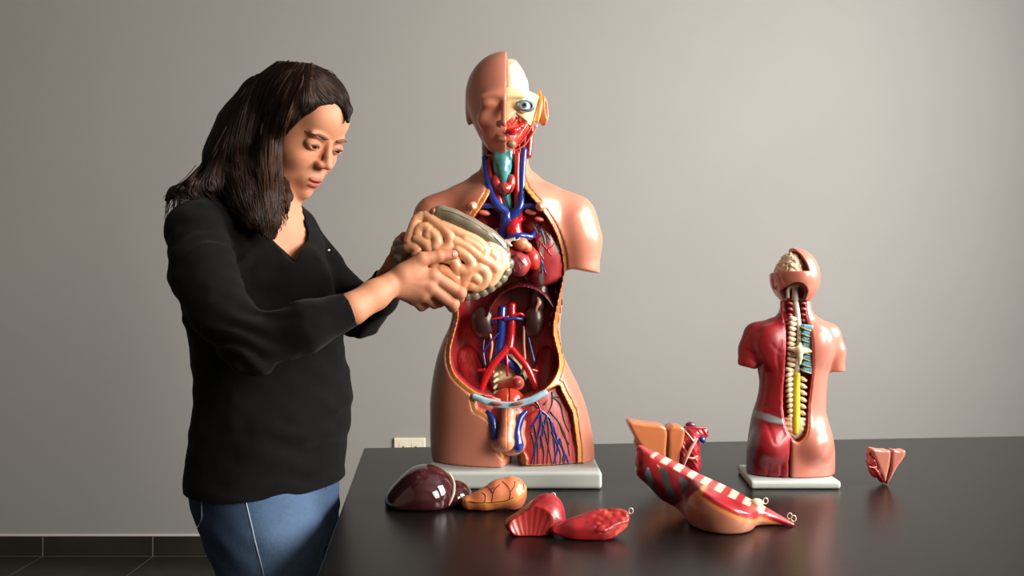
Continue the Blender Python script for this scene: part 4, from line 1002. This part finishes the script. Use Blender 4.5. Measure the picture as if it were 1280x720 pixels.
# ================================================================ the person
person = empty('person', (-.39, 1.51, 0), 'woman in a black long-sleeved sweater and blue jeans, holding up the intestine model', 'person')
ya, pa = math.radians(31), math.radians(33)
HF = A(math.cos(ya)*math.cos(pa), -math.sin(ya)*math.cos(pa), -math.sin(pa))
HS = A(-math.sin(ya), -math.cos(ya), 0); HU = np.cross(HS, HF)
HSC = .90
HO = P(406.5, 183, 1.50)-HF*.0735*HSC
HM = np.stack([HF, HS, HU], 1)
def hl(p): return ((p-HO) @ HM)/HSC
def hw(f, s, u): return HO+HSC*(HF*f+HS*s+HU*u)
def face(q):
    """head in its own frame: q[:,0] forward, q[:,1] side, q[:,2] up, metres at full size"""
    m = q.copy(); m[:, 1] = np.abs(m[:, 1])
    d = ell(q, A(-.014, 0, .035), A(.092, .071, .078))
    d = smin(d, ell(q, A(.022, 0, -.030), A(.060, .063, .080)), .02)
    d = smin(d, ell(q, A(.031, 0, -.076), A(.049, .050, .037)), .02)
    d = smin(d, sph(q, A(.071, 0, -.099), .0155), .018)
    d = smin(d, sph(m, A(.050, .034, -.034), .0235), .02)
    d = smin(d, ell(q, A(.0525, 0, .043), A(.029, .046, .034)), .02)
    d = smin(d, ell(m, A(.0715, .024, .0185), A(.010, .022, .0075)), .008)
    d = smax(d, -ell(m, A(.1005, .030, .0005), A(.019, .0175, .0125)), .009)
    d = smin(d, ell(m, A(.0705, .0315, -.0005), A(.0135, .0165, .0115)), .003)
    slit = ell(m, A(.086, .0315, -.0022), A(.012, .0130, .0044), None)
    d = smax(d, -slit, .001)
    n = chain(q, A([.079, 0, .010], [.0890, 0, -.010], [.0995, 0, -.0270]), [.0058, .0068, .0086], .004)
    n = smin(n, ell(m, A(.0890, .0100, -.0315), A(.0110, .0078, .0072)), .007)
    d = smin(d, n, .006)
    d = smax(d, -ell(m, A(.0935, .0060, -.0385), A(.0045, .0032, .0022)), .0015)
    d = smin(d, ell(q, A(.070, 0, -.068), A(.0205, .028, .022)), .010)
    d = smin(d, ell(m, A(.0880, .005, -.0640), A(.0056, .0130, .0040)), .003)
    d = smin(d, ell(q, A(.0855, 0, -.0762), A(.0062, .0140, .0048)), .003)
    d = smax(d, -ell(q, A(.0945, 0, -.0700), A(.010, .0145, .0016)), .0012)
    d = smax(d, -ell(q, A(.095, 0, -.0865), A(.007, .014, .0035)), .005)
    ear_ = ell(m, A(-.008, .0715, -.012), A(.016, .007, .029), None)
    return smin(d, ear_, .004)
NECK0, NECK1 = P(336, 275, 1.53), hw(-.028, 0, -.045)
_tp = tab([(255, 262, 372, .60), (270, 244, 388, .66), (300, 228, 398, .72), (330, 222, 406, .74), (360, 224, 414, .76), (390, 226, 421, .76), (413, 233, 423, .74), (447, 237, 427, .72), (480, 242, 431, .72), (507, 239, 435, .74), (523, 237, 435, .74),
           (553, 233, 430, .74), (580, 230, 427, .74), (600, 228, 425, .74), (640, 236, 424, .74), (680, 250, 420, .74), (720, 262, 415, .74)])
PD = 1.52; KP = PD/F; BY = math.radians(32)
BFW = A(math.cos(BY), -math.sin(BY), 0); BSD = A(-math.sin(BY), -math.cos(BY), 0)
def ppx(p, D=PD): return 640+p[:, 0]*F/D, 360+(CZ-p[:, 2])*F/D
def trunk(p, n=2.2):
    u, v = ppx(p); L, R, q = _tp(v); L = 640-(640-L)*.955; R = 640-(640-R)*1.02
    w = (R-L)/2*KP; a = w/np.sqrt((q*math.cos(BY))**2+math.sin(BY)**2); b = a*q
    cx = ((L+R)/2-640)*KP
    dx, dy = p[:, 0]-cx, p[:, 1]-PD
    f = dx*BFW[0]+dy*BFW[1]; s = dx*BSD[0]+dy*BSD[1]
    d = ((np.abs(f/b)**n+np.abs(s/a)**n)**(1/n)-1)*np.minimum(a, b)
    return smax(d, (252-v)*KP, .03)
nSH, nEL, nCU, nWR = P(247, 287, 1.40), P(316, 431, 1.29), P(438, 385, 1.325), P(494, 352, 1.375)
fSH, fEL, fCU, fWR = P(368, 286, 1.63), P(450, 393, 1.64), P(482, 352, 1.575), P(493, 333, 1.535)
def sleeve_n(p, g=0.0):
    return chain(p, A(P(290, 272, 1.47), nSH, P(254, 340, 1.35), P(275, 388, 1.315), nEL, P(380, 409, 1.30), nCU), A(.046, .0455, .0485, .044, .0405, .0375, .0285)+g, .014)
def sleeve_f(p, g=0.0):
    return chain(p, A(P(354, 277, 1.56), fSH, P(404, 334, 1.64), fEL, P(474, 370, 1.60), fCU), A(.044, .038, .036, .042, .034, .026)+g, .012)
def fold(p, c, ax, amp, per, rad):
    d = p-c; t = d @ ax; return amp*np.sin(t/per*6.283+2.5*vnoise(p, .05))*np.exp(-(ln(d)/rad)**2)
faw = (nCU-nEL)/ln(nCU-nEL); uaw = (nEL-nSH)/ln(nEL-nSH)
def clothes(p):
    d = trunk(p)
    d = smin(d, ell(p, P(376, 356, 1.47), A(.050, .05, .055)), .05)                       # bust
    d = smin(d, sleeve_n(p), .014); d = smin(d, sleeve_f(p), .014)
    d = d+.0030*vnoise(p*A(1, 1, 2.4), .055)+.0012*vnoise(p, .02)
    d = d+fold(p, nEL, (faw-uaw)/ln(faw-uaw), .004, .026, .06)+fold(p, P(226, 400, 1.56), A(0, 0, 1), .006, .034, .07)+fold(p, nSH+uaw*.06, uaw+A(.3, 0, 0), .0025, .035, .06)+fold(p, fEL, A(.6, 0, -.8), .003, .02, .05)
    d = d+fold(p, P(420, 540, 1.45), A(.3, 0, .95), .0035, .05, .10)
    return d
VP = catmull([(331, 250), (331, 285), (340, 300), (352, 313), (362, 324), (371, 327.5), (373.5, 318), (374, 303), (371, 286), (366, 270), (369, 255), (372, 225), (320, 225)], 3, True)
VDD = 1.44
def vneck(p):
    u, v = ppx(p, VDD); d = poly2(u, v, VP)*VDD/F
    return smax(d, p[:, 1]-1.53, .004)
def sweater(p):
    d = clothes(p)
    d = smax(d, -vneck(p), .003)
    d = smax(d, -cap(p, P(332, 262, 1.50), P(344, 215, 1.50), .037, .038), .003)
    u, v = ppx(p)
    d = smax(d, (v-605)*KP, .003)
    d = np.maximum(d, -smax(-((p-nCU) @ faw), cap(p, nCU, nCU+faw*.16, .062, .062), .001))
    fa = (fCU-fEL)/ln(fCU-fEL)
    d = np.maximum(d, -smax(-((p-fCU) @ fa-.01), cap(p, fCU, fCU+fa*.12, .05, .05), .001))
    # hollow cuffs, seen from their open ends
    d = smax(d, -cap(p, nCU-faw*.03, nCU+faw*.05, .0255, .0255), .0015)
    d = smax(d, -cap(p, fCU-fa*.03, fCU+fa*.05, .0225, .0225), .0015)
    return d
# hands ------------------------------------------------------------
def finger(p, pts, r): return chain(p, np.array([P(*q) for q in pts]), r, .0015)
NH = dict(index=([(541, 345, 1.388), (575, 366, 1.400), (574, 372, 1.428), (563, 366, 1.452)], [.0112, .0098, .0088, .0075]),
          middle=([(537, 358, 1.388), (566, 380, 1.402), (566, 384, 1.432), (556, 374, 1.455)], [.0112, .0098, .0088, .0075]),
          ring=([(528, 367, 1.392), (543, 379, 1.415), (550, 378, 1.445), (548, 366, 1.462)], [.0108, .0092, .0084, .0072]),
          pinky=([(518, 373, 1.402), (527, 383, 1.425), (537, 378, 1.448), (538, 366, 1.462)], [.0098, .0082, .0074, .0064]))
TH = ([(506, 340, 1.375), (527, 324, 1.377), (549, 320, 1.386), (567, 318, 1.393)], [.0140, .0112, .0092, .0074])
def near_hand(p):
    w = nWR
    d = chain(p, A(P(440, 386, 1.325), P(468, 369, 1.352), w), [.0248, .0225, .0190], .01)
    for k, (a, b) in enumerate((((507, 343, 1.376), 'index'), ((505, 350, 1.376), 'middle'), ((503, 358, 1.38), 'ring'), ((501, 363, 1.386), 'pinky'))):
        j = P(*NH[b][0][0]); d = smin(d, cap(p, P(*a), j, .0135, .0118), .012)
    d = smin(d, ell(p, P(520, 356, 1.393), A(.028, .014, .022), rotm(ry=35)), .01)
    d = smin(d, chain(p, np.array([P(*q) for q in TH[0][:2]]), TH[1][:2], .004), .012)
    fs = None
    for k, (pts, r) in NH.items():
        e = finger(p, pts, r); fs = e if fs is None else smin(fs, e, .0012)
    d = smin(d, fs, .004)
    t = finger(p, TH[0][1:], TH[1][1:]); t = smin(t, ell(p, P(548, 320, 1.385), A(.0095, .0092, .0095)), .003)
    d = smin(d, t, .004)
    # tendons and knuckles on the back of the hand
    for k in ('index', 'middle', 'ring'):
        j = P(*NH[k][0][0]); d = smin(d, sph(p, j+A(.001, -.004, .001), .0085), .006)
        d = smin(d, cap(p, P(503, 351, 1.365), j+A(0, -.0085, .002), .0016, .0022), .006)
    for k in ('index', 'middle'):
        j = P(*NH[k][0][1]); d = smin(d, sph(p, j+A(.001, -.001, 0), .0098), .003)
    return d
def far_hand(p):
    d = chain(p, A(fEL+(fCU-fEL)*.5, fCU, fWR), [.024, .021, .0185], .01)
    for i, (kx, ky, tx, ty) in enumerate(((517, 308, 548, 288), (519, 318, 556, 303), (518, 328, 556, 318), (514, 338, 548, 334))):
        kn = P(kx, ky, 1.512); d = smin(d, cap(p, P(495, 328+i*3, 1.53), kn, .0125, .011), .010)
        d = smin(d, chain(p, A(kn, P((kx+tx)/2+2, (ky+ty)/2-2, 1.506), P(tx, ty, 1.494)), [.0100, .0088, .0075], .001), .003)
    d = smin(d, chain(p, A(P(494, 326, 1.53), P(497, 312, 1.505), P(500, 302, 1.48), P(505, 295, 1.463)), [.0130, .0110, .0092, .0072], .003), .008)
    return d
# ================================================================ intestine model held in the hands
ND = 1.45; KN = 1.41/F
def npx(u, v): return (440+u/4.235, 230+v/4.235)
coils = [[(305, 300), (325, 240), (345, 190), (380, 172)], [(395, 172), (440, 205), (490, 240), (522, 285), (518, 325), (490, 345), (455, 352)], [(352, 262), (362, 238), (392, 232), (412, 250), (405, 275)],
         [(345, 290), (372, 302), (400, 322), (412, 345)], [(428, 262), (447, 282), (455, 310), (440, 335)], [(478, 222), (540, 248), (600, 275), (655, 300), (690, 330), (705, 362), (690, 385)],
         [(548, 308), (590, 322), (630, 350), (672, 385), (712, 408), (745, 425), (762, 452)], [(600, 300), (648, 322), (680, 350)], [(560, 352), (600, 375), (630, 410), (628, 440), (600, 458), (570, 448)],
         [(530, 385), (548, 420), (560, 455)], [(610, 490), (640, 452), (672, 442), (705, 462), (708, 500), (690, 530), (655, 542), (625, 530)], [(650, 490), (668, 505)], [(725, 330), (762, 340), (790, 372), (792, 420), (775, 455), (748, 500), (728, 520)],
         [(735, 368), (758, 385), (757, 415)], [(475, 455), (515, 470), (555, 505), (570, 545)], [(300, 335), (330, 332), (350, 350), (340, 375)], [(420, 400), (470, 385), (520, 395)], [(430, 440), (470, 470), (510, 520), (560, 560)],
         [(800, 390), (805, 430)], [(590, 545), (600, 500)]]
def bulge(px, py):                            # front face of the rounded mass
    a = math.radians(27); dx, dy = px-566, py-316
    s = dx*math.cos(a)+dy*math.sin(a); t = -dx*math.sin(a)+dy*math.cos(a)
    r2 = min((s/74)**2+(t/50)**2, 1.0); return 1.445-.042*math.sqrt(1-r2)
COILS = [np.array([P(*npx(u, v), bulge(*npx(u, v))) for u, v in catmull(c, 3)[:, :2]]) for c in [[(a, b) for a, b in q] for q in coils]]
RN = rotm(ry=27)
def gut(p):
    core = ell(p, P(566, 316, 1.455), A(62, 31, 39)*KN, RN)
    d = core+.003
    e = None
    for c in COILS:
        q = chain(p, c[::2] if len(c) > 9 else c, 7.5*KN)
        e = q if e is None else smin(e, q, .0009)
    return smin(d, e, .003)
def clear(p): return .0010-np.minimum(near_hand(p), far_hand(p))      # leaves room for the fingers that press on it
def gut_all(p): return np.maximum(smin(gut(p), ell(p, P(540, 300, 1.46), A(36, 26, 30)*KN), .006), clear(p))
hold = empty('intestine_model', tuple(P(566, 316, ND)), 'peach coloured intestine model with a grey outer bowel, held up in both hands', 'anatomical model part')
m_gut = mat('peach_intestine_plastic', (234, 172, 132), .32, coat=.25, sss=.1, var=.06, vscale=20)
m_colon = mat('grey_bowel_plastic', (128, 119, 102), .26, coat=.4, var=.25, vscale=30)
solid('small_intestine', gut_all, *bb(PS([(495, 255, 1.38), (645, 375, 1.51)]), .01), .0018, m_gut, hold)
def colonf(p):
    c = catmull([(549, 267, 1.425), (562, 270, 1.418), (580, 278, 1.415), (600, 289, 1.418), (616, 300, 1.425), (627, 312, 1.435)], 5)
    pts = np.array([P(*q) for q in c]); n = len(pts)
    d = chain(p, pts, [10.2*KN*(1+.035*math.sin(i*1.15)) for i in range(n)], .002)
    c2 = [(630, 318), (634, 328), (631, 337), (626, 345), (619, 351), (611, 357), (602, 362), (592, 366), (582, 367)]
    for i, (x, y) in enumerate(c2):
        d = smin(d, ell(p, P(x+1.5, y+2.5, 1.440), A(6.8, 9, 8.4)*KN, rotm(ry=30+i*8)), .0012)
    for x, y, r in ((506, 316, 10), (499, 313, 8.5), (501, 322, 9), (497, 305, 6.5)):
        d = smin(d, ell(p, P(x, y, 1.44), A(r, r, r)*KN), .0015)
    return np.maximum(d, clear(p))
col_ = solid('large_intestine', colonf, *bb(PS([(485, 250, 1.39), (645, 378, 1.48)]), .01), .0017, m_colon, hold)
tubes('bowel_opening', [(PS([(541, 264.5, 1.417), (539.8, 264, 1.416)]), 5.5*KN)], mat('bowel_opening_plastic', (142, 92, 76), .35), col_, 12)
bandp = on(colonf, [(552, 262), (566, 265), (584, 273), (602, 284), (618, 296), (628, 306)], 1.37, 1.46, .0003)
tubes('bowel_band', [(bandp, .0011)], mat('pale_bowel_band_plastic', (150, 140, 120), .3, coat=.3), col_, 6, 5)
solid('pale_duct_tip', lambda p: smin(cap(p, P(632, 303, 1.43), P(643, 298, 1.425), .004, .0016), cap(p, P(632, 303, 1.43), P(639, 307, 1.425), .004, .0018), .003), *bb(PS([(628, 294, 1.42), (648, 312, 1.44)]), .006), .0012, mat('pale_tip_plastic', (228, 206, 196), .3, coat=.3), hold)
tubes('duct', [(PS([(640, 300, 1.428), (646, 300, 1.43), (650, 297, 1.432)]), .0011)], m_pin, hold, 6)
def skin(p):
    d = face(hl(p))*HSC
    d = smin(d, cap(p, NECK0, NECK1, .048, .046), .015)
    ch = np.maximum(trunk(p)+.0085, (ppx(p)[1]-400)*KP)
    ch = smin(ch, np.maximum(sleeve_n(p, -.010), (p-P(260, 350, 1.35)) @ uaw-.02)+.003, .01)
    d = smin(d, ch, .03)
    arm = chain(p, A(nSH, P(254, 340, 1.35), nEL, P(440, 386, 1.325)), [.036, .036, .031, .0248], .01)
    arf = chain(p, A(fSH, P(404, 334, 1.64), fEL, fEL+(fCU-fEL)*.6), [.030, .030, .030, .022], .01)
    d = smin(d, arm, .01); d = smin(d, arf, .01)
    return np.minimum(smin(d, near_hand(p), .004), far_hand(p))
SK = srgb(188, 130, 100); SKD = srgb(166, 106, 80); LIP = srgb(158, 80, 70)
def skin_col(v):
    q = hl(v); s = np.abs(q[:, 1])
    c = mixc(SK, SKD, .5*sstep(-.3, .8, vnoise(v, .03)))
    c = mixc(c, srgb(190, 108, 84), .4*np.exp(-((q[:, 0]-.065)**2+(s-.038)**2+(q[:, 2]+.032)**2)/.018**2))
    lip = np.minimum(ell(np.stack([q[:, 0], s, q[:, 2]], 1), A(.0885, .005, -.0640), A(.0085, .0145, .0052)), ell(q, A(.0860, 0, -.0765), A(.0092, .0155, .0062)))
    c = mixc(c, LIP, sstep(.0008, -.0008, lip))
    c = mixc(c, srgb(70, 24, 22), sstep(.0006, -.0006, ell(q, A(.0925, 0, -.0700), A(.0115, .0130, .0017)))*.9)
    c = mixc(c, srgb(100, 60, 48), .5*np.exp(-((np.stack([q[:, 0]-.082, s-.0315, (q[:, 2]-.0055)*1.8], 1)**2).sum(1))/.011**2)*(q[:, 2] > .002))
    # redder knuckles and fingertips
    for pt in (NH['index'][0][1], NH['middle'][0][1], NH['index'][0][0], NH['ring'][0][1], TH[0][3]):
        c = mixc(c, srgb(190, 104, 82), .4*np.exp(-(ln(v-P(*pt))/.010)**2))
    return c
m_human = mat('skin', attr=True, rough=.58, spec=.32, sss=.2, bump=.12, bscale=500, coat=0)
allp = PS([(230, 240, 1.35), (250, 460, 1.25), (600, 400, 1.35), (440, 60, 1.5), (420, 300, 1.72), (240, 90, 1.7)])
body_o = solid('body', skin, allp.min(0)-.03, allp.max(0)+.03, .0021, m_human, person, col=skin_col, lip=1.4)
m_nail = mat('nail', (218, 140, 128), .25, coat=.3)
def nail(px, py, D, rx, rz, ry_, n):
    c = P(px, py, D); solid('thumb_nail', lambda p: smax(ell(p, c, A(rx, .003, rz), rotm(ry=ry_)), -near_hand(p)+.0 if False else near_hand(p)-.0007, .0005), *bb([c], .012), .0009, m_nail, body_o, proj=1)
_, td = surf_at(near_hand, 568.5, 317.5, 1.33, 1.42); nail(568.5, 317.5, td or 1.386, .0055, .0045, 5, None)
# eyes
m_eye = mat('eyeball', attr=True, rough=.12, coat=.6)
gz = HF*.93-HU*.22+HS*.06; gz = gz/ln(gz)
for s in (1, -1):
    e0 = hw(.0705, s*.0315, -.001)
    e = solid('eye', lambda p: sph(p, e0, .0112*HSC*1.06), *bb([e0], .014), .0010, m_eye, person, col=eye_col(e0, gz, srgb(84, 56, 36), .0056, .0024))
def head_on(s, u, lift=0.0):
    t = np.linspace(.13, .03, 200); pts = np.stack([hw(f, s, u) for f in t]); k = int(np.argmax(skin_face(pts) < 0)); return hw(t[max(k-1, 0)]+lift, s, u)
def skin_face(p): return face(hl(p))*HSC
m_brow = mat('eyebrow_hair', (104, 68, 48), .9)
m_lash = mat('eyelash', (30, 20, 16), .6)
for s in (1, -1):
    pts = np.array([head_on(s*a, b, .0002) for a, b in ((.012, .0185), (.020, .0200), (.028, .0215), (.036, .0220), (.043, .0195), (.048, .0160))])
    tubes('eyebrow', [(pts, A(.0016, .0024, .0024, .0020, .0013, .0006)*1.2)], m_brow, person, 8, 4)
    pts = [hw(.0790-.30*(abs(a)-.4)**2*.0, s*(.0315+x), y) for a, x, y in ()]
    arc = [(-.0120, -.0045, .0778), (-.0075, -.0008, .0824), (0, .0008, .0842), (.0070, 0, .0812), (.0128, -.0034, .0745)]
    tubes('eyelash', [(np.array([hw(f+.0004, s*(.0315+x), z) for x, z, f in arc]), .00085)], m_lash, person, 6, 4)
# ---- sweater
m_sw = mat('black_knit', (7, 6, 6), .9, spec=.12, sheen=.03, bump=.3, bscale=700, var=.15, vscale=20)
lo_, hi_ = bb(PS([(195, 225, 1.25), (510, 640, 1.25), (195, 225, 1.72), (510, 640, 1.72)]), .01)
sw = solid('sweater', sweater, lo_, hi_, .0029, m_sw, person, lip=1.4)
mk = on(sweater, [(410, 313), (412, 312.4)], 1.38, 1.66, .0006)
tubes('chest_mark', [(mk, .0014)], mat('white_print', (220, 216, 214), .5), sw, 6, 2)
# ---- jeans and shoes
def jeans(p):
    u, v = ppx(p)
    d = smax(trunk(p)+.007, (585-v)*KP, .004)
    d = smax(d, (v-700)*KP, .05)
    d = smin(d, chain(p, A([-.400, 1.46, .70], [-.396, 1.445, .60], [-.375, 1.41, .45], [-.385, 1.45, .26], [-.40, 1.48, .075]), [.084, .082, .061, .058, .048], .02), .03)
    d = smin(d, chain(p, A([-.395, 1.60, .70], [-.395, 1.61, .60], [-.375, 1.60, .45], [-.385, 1.63, .26], [-.40, 1.66, .075]), [.080, .078, .060, .057, .048], .02), .012)
    d = d+.0020*vnoise(p*A(1, 1, 1.6), .05)+.0012*np.sin(p[:, 2]*90+p[:, 0]*60+3*vnoise(p, .06))*np.exp(-((p[:, 2]-.69)/.05)**2)
    return smax(d, .045-p[:, 2], .002)
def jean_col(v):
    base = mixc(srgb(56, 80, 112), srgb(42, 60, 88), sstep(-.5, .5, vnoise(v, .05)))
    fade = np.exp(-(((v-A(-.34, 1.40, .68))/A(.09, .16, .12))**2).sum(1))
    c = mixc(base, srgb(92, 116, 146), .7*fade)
    return mixc(c, srgb(30, 42, 64), .45*sstep(-.36, -.46, v[:, 0]))  # left side darkened: shade painted into the denim colour
m_jean = mat('denim', attr=True, rough=.85, spec=.2, bump=.4, bscale=600, var=.12, vscale=160)
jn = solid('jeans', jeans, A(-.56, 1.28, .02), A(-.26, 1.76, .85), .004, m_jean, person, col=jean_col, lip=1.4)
m_thr = mat('seam_thread', (150, 160, 176), .8)
tubes('side_seam', [(on(jeans, [(303, 606), (307, 625), (314, 655), (321, 685), (328, 712), (331, 730)], 1.2, 1.7, .0010), .0009)], m_thr, jn, 6, 5)
tubes('pocket_seam', [(on(jeans, [(252, 604), (252, 628), (252, 648), (249, 656), (244, 661)], 1.2, 1.8, .0002), .0008)], m_thr, jn, 6, 5)
tubes('front_pocket_seam', [(on(jeans, [(417, 590), (412, 602), (406, 612)], 1.2, 1.8, .0002), .0008)], mat('dark_seam', (24, 30, 44), .8), jn, 6, 5)
m_shoe = mat('dark_shoe', (30, 28, 28), .5)
for x, y in ((-.40, 1.48), (-.40, 1.66)):
    c = A(x, y, 0)
    def shoe(p):
        d = chain(p, np.array([c+BFW*-.035+A(0, 0, .045), c+BFW*.07+A(0, 0, .038), c+BFW*.15+A(0, 0, .030)]), [.040, .038, .030], .02)
        d = smin(d, cap(p, c+A(0, 0, .05), c+A(0, 0, .09), .040, .042), .02)
        return smax(smax(d, .001-p[:, 2], .002), p[:, 2]-.10, .003)
    solid('shoe', shoe, c-A(.15, .15, .01), c+A(.22, .2, .14), .005, m_shoe, person)
# ---- hair
def hairf(p):
    q = hl(p)
    capd = ell(q, A(-.012, 0, .036), A(.092, .084, .084))*HSC
    # face window: everything in front of the hair line stays open
    line = np.interp(q[:, 2], [-.12, -.03, .02, .055, .078, .10], [.000, .004, .018, .046, .064, .085])
    s = np.abs(q[:, 1])
    capd = smax(capd, (q[:, 0]-line-.02*sstep(.04, .0, s)*sstep(.05, .085, q[:, 2])*0)*HSC*.8, .010)
    d = capd
    d = smin(d, chain(p, PS([(338, 134, 1.55), (316, 168, 1.55), (299, 202, 1.53), (287, 226, 1.49)]), A(43, 44, 42, 29)*KP, .02), .02)
    d = smin(d, chain(p, PS([(340, 172, 1.475), (332, 215, 1.455), (334, 250, 1.425), (337, 276, 1.41), (341, 294, 1.405)]), A(12, 19, 19, 12, 4)*KP, .012), .014)
    d = smin(d, chain(p, PS([(288, 226, 1.47), (262, 232, 1.42), (238, 237, 1.40), (218, 241, 1.395), (208, 250, 1.40)]), A(24, 15, 10, 6, 2)*KP, .01), .014)
    d = smin(d, chain(p, PS([(300, 225, 1.45), (306, 250, 1.42), (318, 272, 1.405), (330, 290, 1.40)]), A(22, 20, 14, 5)*KP, .01), .012)
    d = smin(d, chain(p, PS([(352, 225, 1.50), (357, 246, 1.475), (359, 262, 1.455)]), A(8, 8, 3)*KP, .006), .008)
    # front lock sweeping over the forehead
    lock = chain(p, PS([(388, 98, 1.505), (408, 108, 1.505), (425, 122, 1.50), (433, 137, 1.493), (435, 152, 1.487)]), [.016, .0165, .0130, .009, .004], .01)
    lock2 = chain(p, PS([(388, 104, 1.47), (380, 128, 1.452), (361, 146, 1.448), (350, 166, 1.46)]), [.020, .018, .014, .010], .01)
    d = smin(d, smin(lock, lock2, .012), .014)
    return d+.0008*np.sin(vnoise(p*A(1, 1, .25), .012)*6)
m_hair = mat('dark_brown_hair', attr=True, rough=.55, spec=.14, coat=0)
m_hair.node_tree.nodes['Principled BSDF'].inputs['Anisotropic'].default_value = .3
def hair_col(v):
    low = sstep(1.33, 1.20, v[:, 2])
    return mixc(mixc(srgb(20, 13, 10), srgb(30, 19, 14), sstep(-.3, .5, vnoise(v*A(1, 1, .25), .010))), srgb(66, 40, 27), low*.7)
hlo, hhi = bb(PS([(200, 70, 1.38), (445, 310, 1.38), (200, 70, 1.66), (445, 310, 1.66)]), .01)
hair = solid('hair', hairf, hlo, hhi, .0028, m_hair, person, col=hair_col, lip=1.3)
guides = [[(383, 84), (374, 112), (359, 156), (352, 192), (352, 222), (355, 244), (358, 258), (361, 272)],
    [(383, 82), (374, 108), (356, 152), (348, 188), (347, 218), (347, 246), (346, 272), (342, 298)],
    [(378, 80), (360, 108), (342, 150), (336, 190), (338, 222), (341, 250), (340, 276), (337, 300)],
    [(370, 79), (348, 102), (332, 145), (325, 190), (328, 225), (332, 252), (333, 278), (334, 296)],
    [(362, 78), (332, 98), (315, 140), (305, 185), (308, 222), (314, 250), (322, 275), (332, 294)],
    [(354, 78), (318, 100), (298, 140), (288, 185), (290, 215), (298, 240), (306, 260), (318, 280)],
    [(350, 78), (316, 104), (294, 142), (278, 184), (266, 214), (262, 232), (275, 250), (292, 266)],
    [(348, 78), (311, 106), (288, 146), (268, 184), (252, 214), (235, 236), (240, 250), (252, 258)],
    [(347, 79), (310, 106), (286, 142), (266, 176), (253, 206), (228, 231), (211, 250), (205, 274)]]
G = np.array(guides, float)
def strand_mesh(name, parent):
    V = []; Fc = []; cols = []; r = random.Random(11)
    def add(pts, rad, c):
        v, f = tube_geo(pts, rad, 5, 3); o = len(V); V.extend(v); Fc.extend([tuple(i+o for i in q) for q in f]); cols.extend([c]*len(v))
    for k in range(330):
        t = (k+r.random())/330*(len(G)-1); i = min(int(t), len(G)-2); f = t-i
        g = G[i]*(1-f)+G[i+1]*f
        g = g+np.array([[r.gauss(0, 1.2)*(j/7+.2), r.gauss(0, .8)] for j in range(8)])+np.array([[math.sin(j*1.4+k*.7)*1.6*j/7*(1.6 if j > 4 else 1), 0] for j in range(8)])
        n = 8 if r.random() < .8 else 7
        pts = on(hairf, catmull(g[:n], 2), 1.33, 1.72, .0002+r.random()*.0012)
        m = len(pts); base = srgb(24, 15, 11) if r.random() < .6 else srgb(36, 23, 17) if r.random() < .85 else srgb(58, 36, 26)
        if t < 3 and r.random() < .4: base = srgb(60, 37, 26)
        add(pts, [(.0009+.0009*math.sin(math.pi*min(j/(m-1)+.15, 1)))*(1.0 if j < m-2 else .5) for j in range(m)], base)
    GB = np.array([[(390, 80), (404, 90), (420, 102), (431, 116), (436, 130), (436, 147)], [(389, 80), (398, 94), (412, 108), (424, 120), (431, 130), (434, 144)], [(388, 81), (392, 96), (400, 112), (412, 122), (424, 129), (432, 140)],
                   [(386, 81), (388, 98), (391, 114), (396, 124), (398, 129), (402, 131)], [(385, 81), (383, 98), (384, 116), (384, 130), (380, 140), (374, 149)], [(384, 82), (378, 100), (372, 122), (364, 142), (355, 160), (350, 180)]], float)
    for k in range(150):
        t = (k+r.random())/150*5; i = min(int(t), 4); g = GB[i]*(1-t+i)+GB[i+1]*(t-i)
        g = g+np.array([[r.gauss(0, .9)*(j/5+.2), r.gauss(0, .7)] for j in range(6)])
        pts = on(hairf, catmull(g, 2), 1.38, 1.62, .0002+r.random()*.0010); m = len(pts)
        base = srgb(26, 16, 12) if r.random() < .55 else srgb(42, 27, 20) if r.random() < .85 else srgb(66, 42, 30)
        add(pts, [(.0008+.0008*math.sin(math.pi*min(j/(m-1)+.15, 1)))*(1.0 if j < m-2 else .5) for j in range(m)], base)
    for k in range(26):                       # loose flyaway ends behind the shoulder and over the crown
        if k < 16:
            x0, y0 = 259-r.random()*14, 206+r.random()*22
            q = [(x0, y0), (x0-10-r.random()*5, y0+14), (x0-24-r.random()*10, y0+22+r.random()*6), (x0-36-r.random()*14, y0+34+r.random()*22)]
            q[-1] = (max(q[-1][0], 203), min(q[-1][1], 276)); d0 = 1.46
        else:
            x0, y0 = 388+r.random()*20, 86+r.random()*10; q = [(x0, y0), (x0+10, y0+4), (x0+20, y0+14+r.random()*5), (x0+26+r.random()*5, y0+26)]; d0 = 1.50
        add(PS([(a, b, d0) for a, b in q]), [.0007, .0006, .0005, .0003], srgb(52, 34, 26))
    return mesh_obj(name, np.array(V), Fc, m_hair, parent, True, np.array(cols))
strand_mesh('hair_strands', hair)
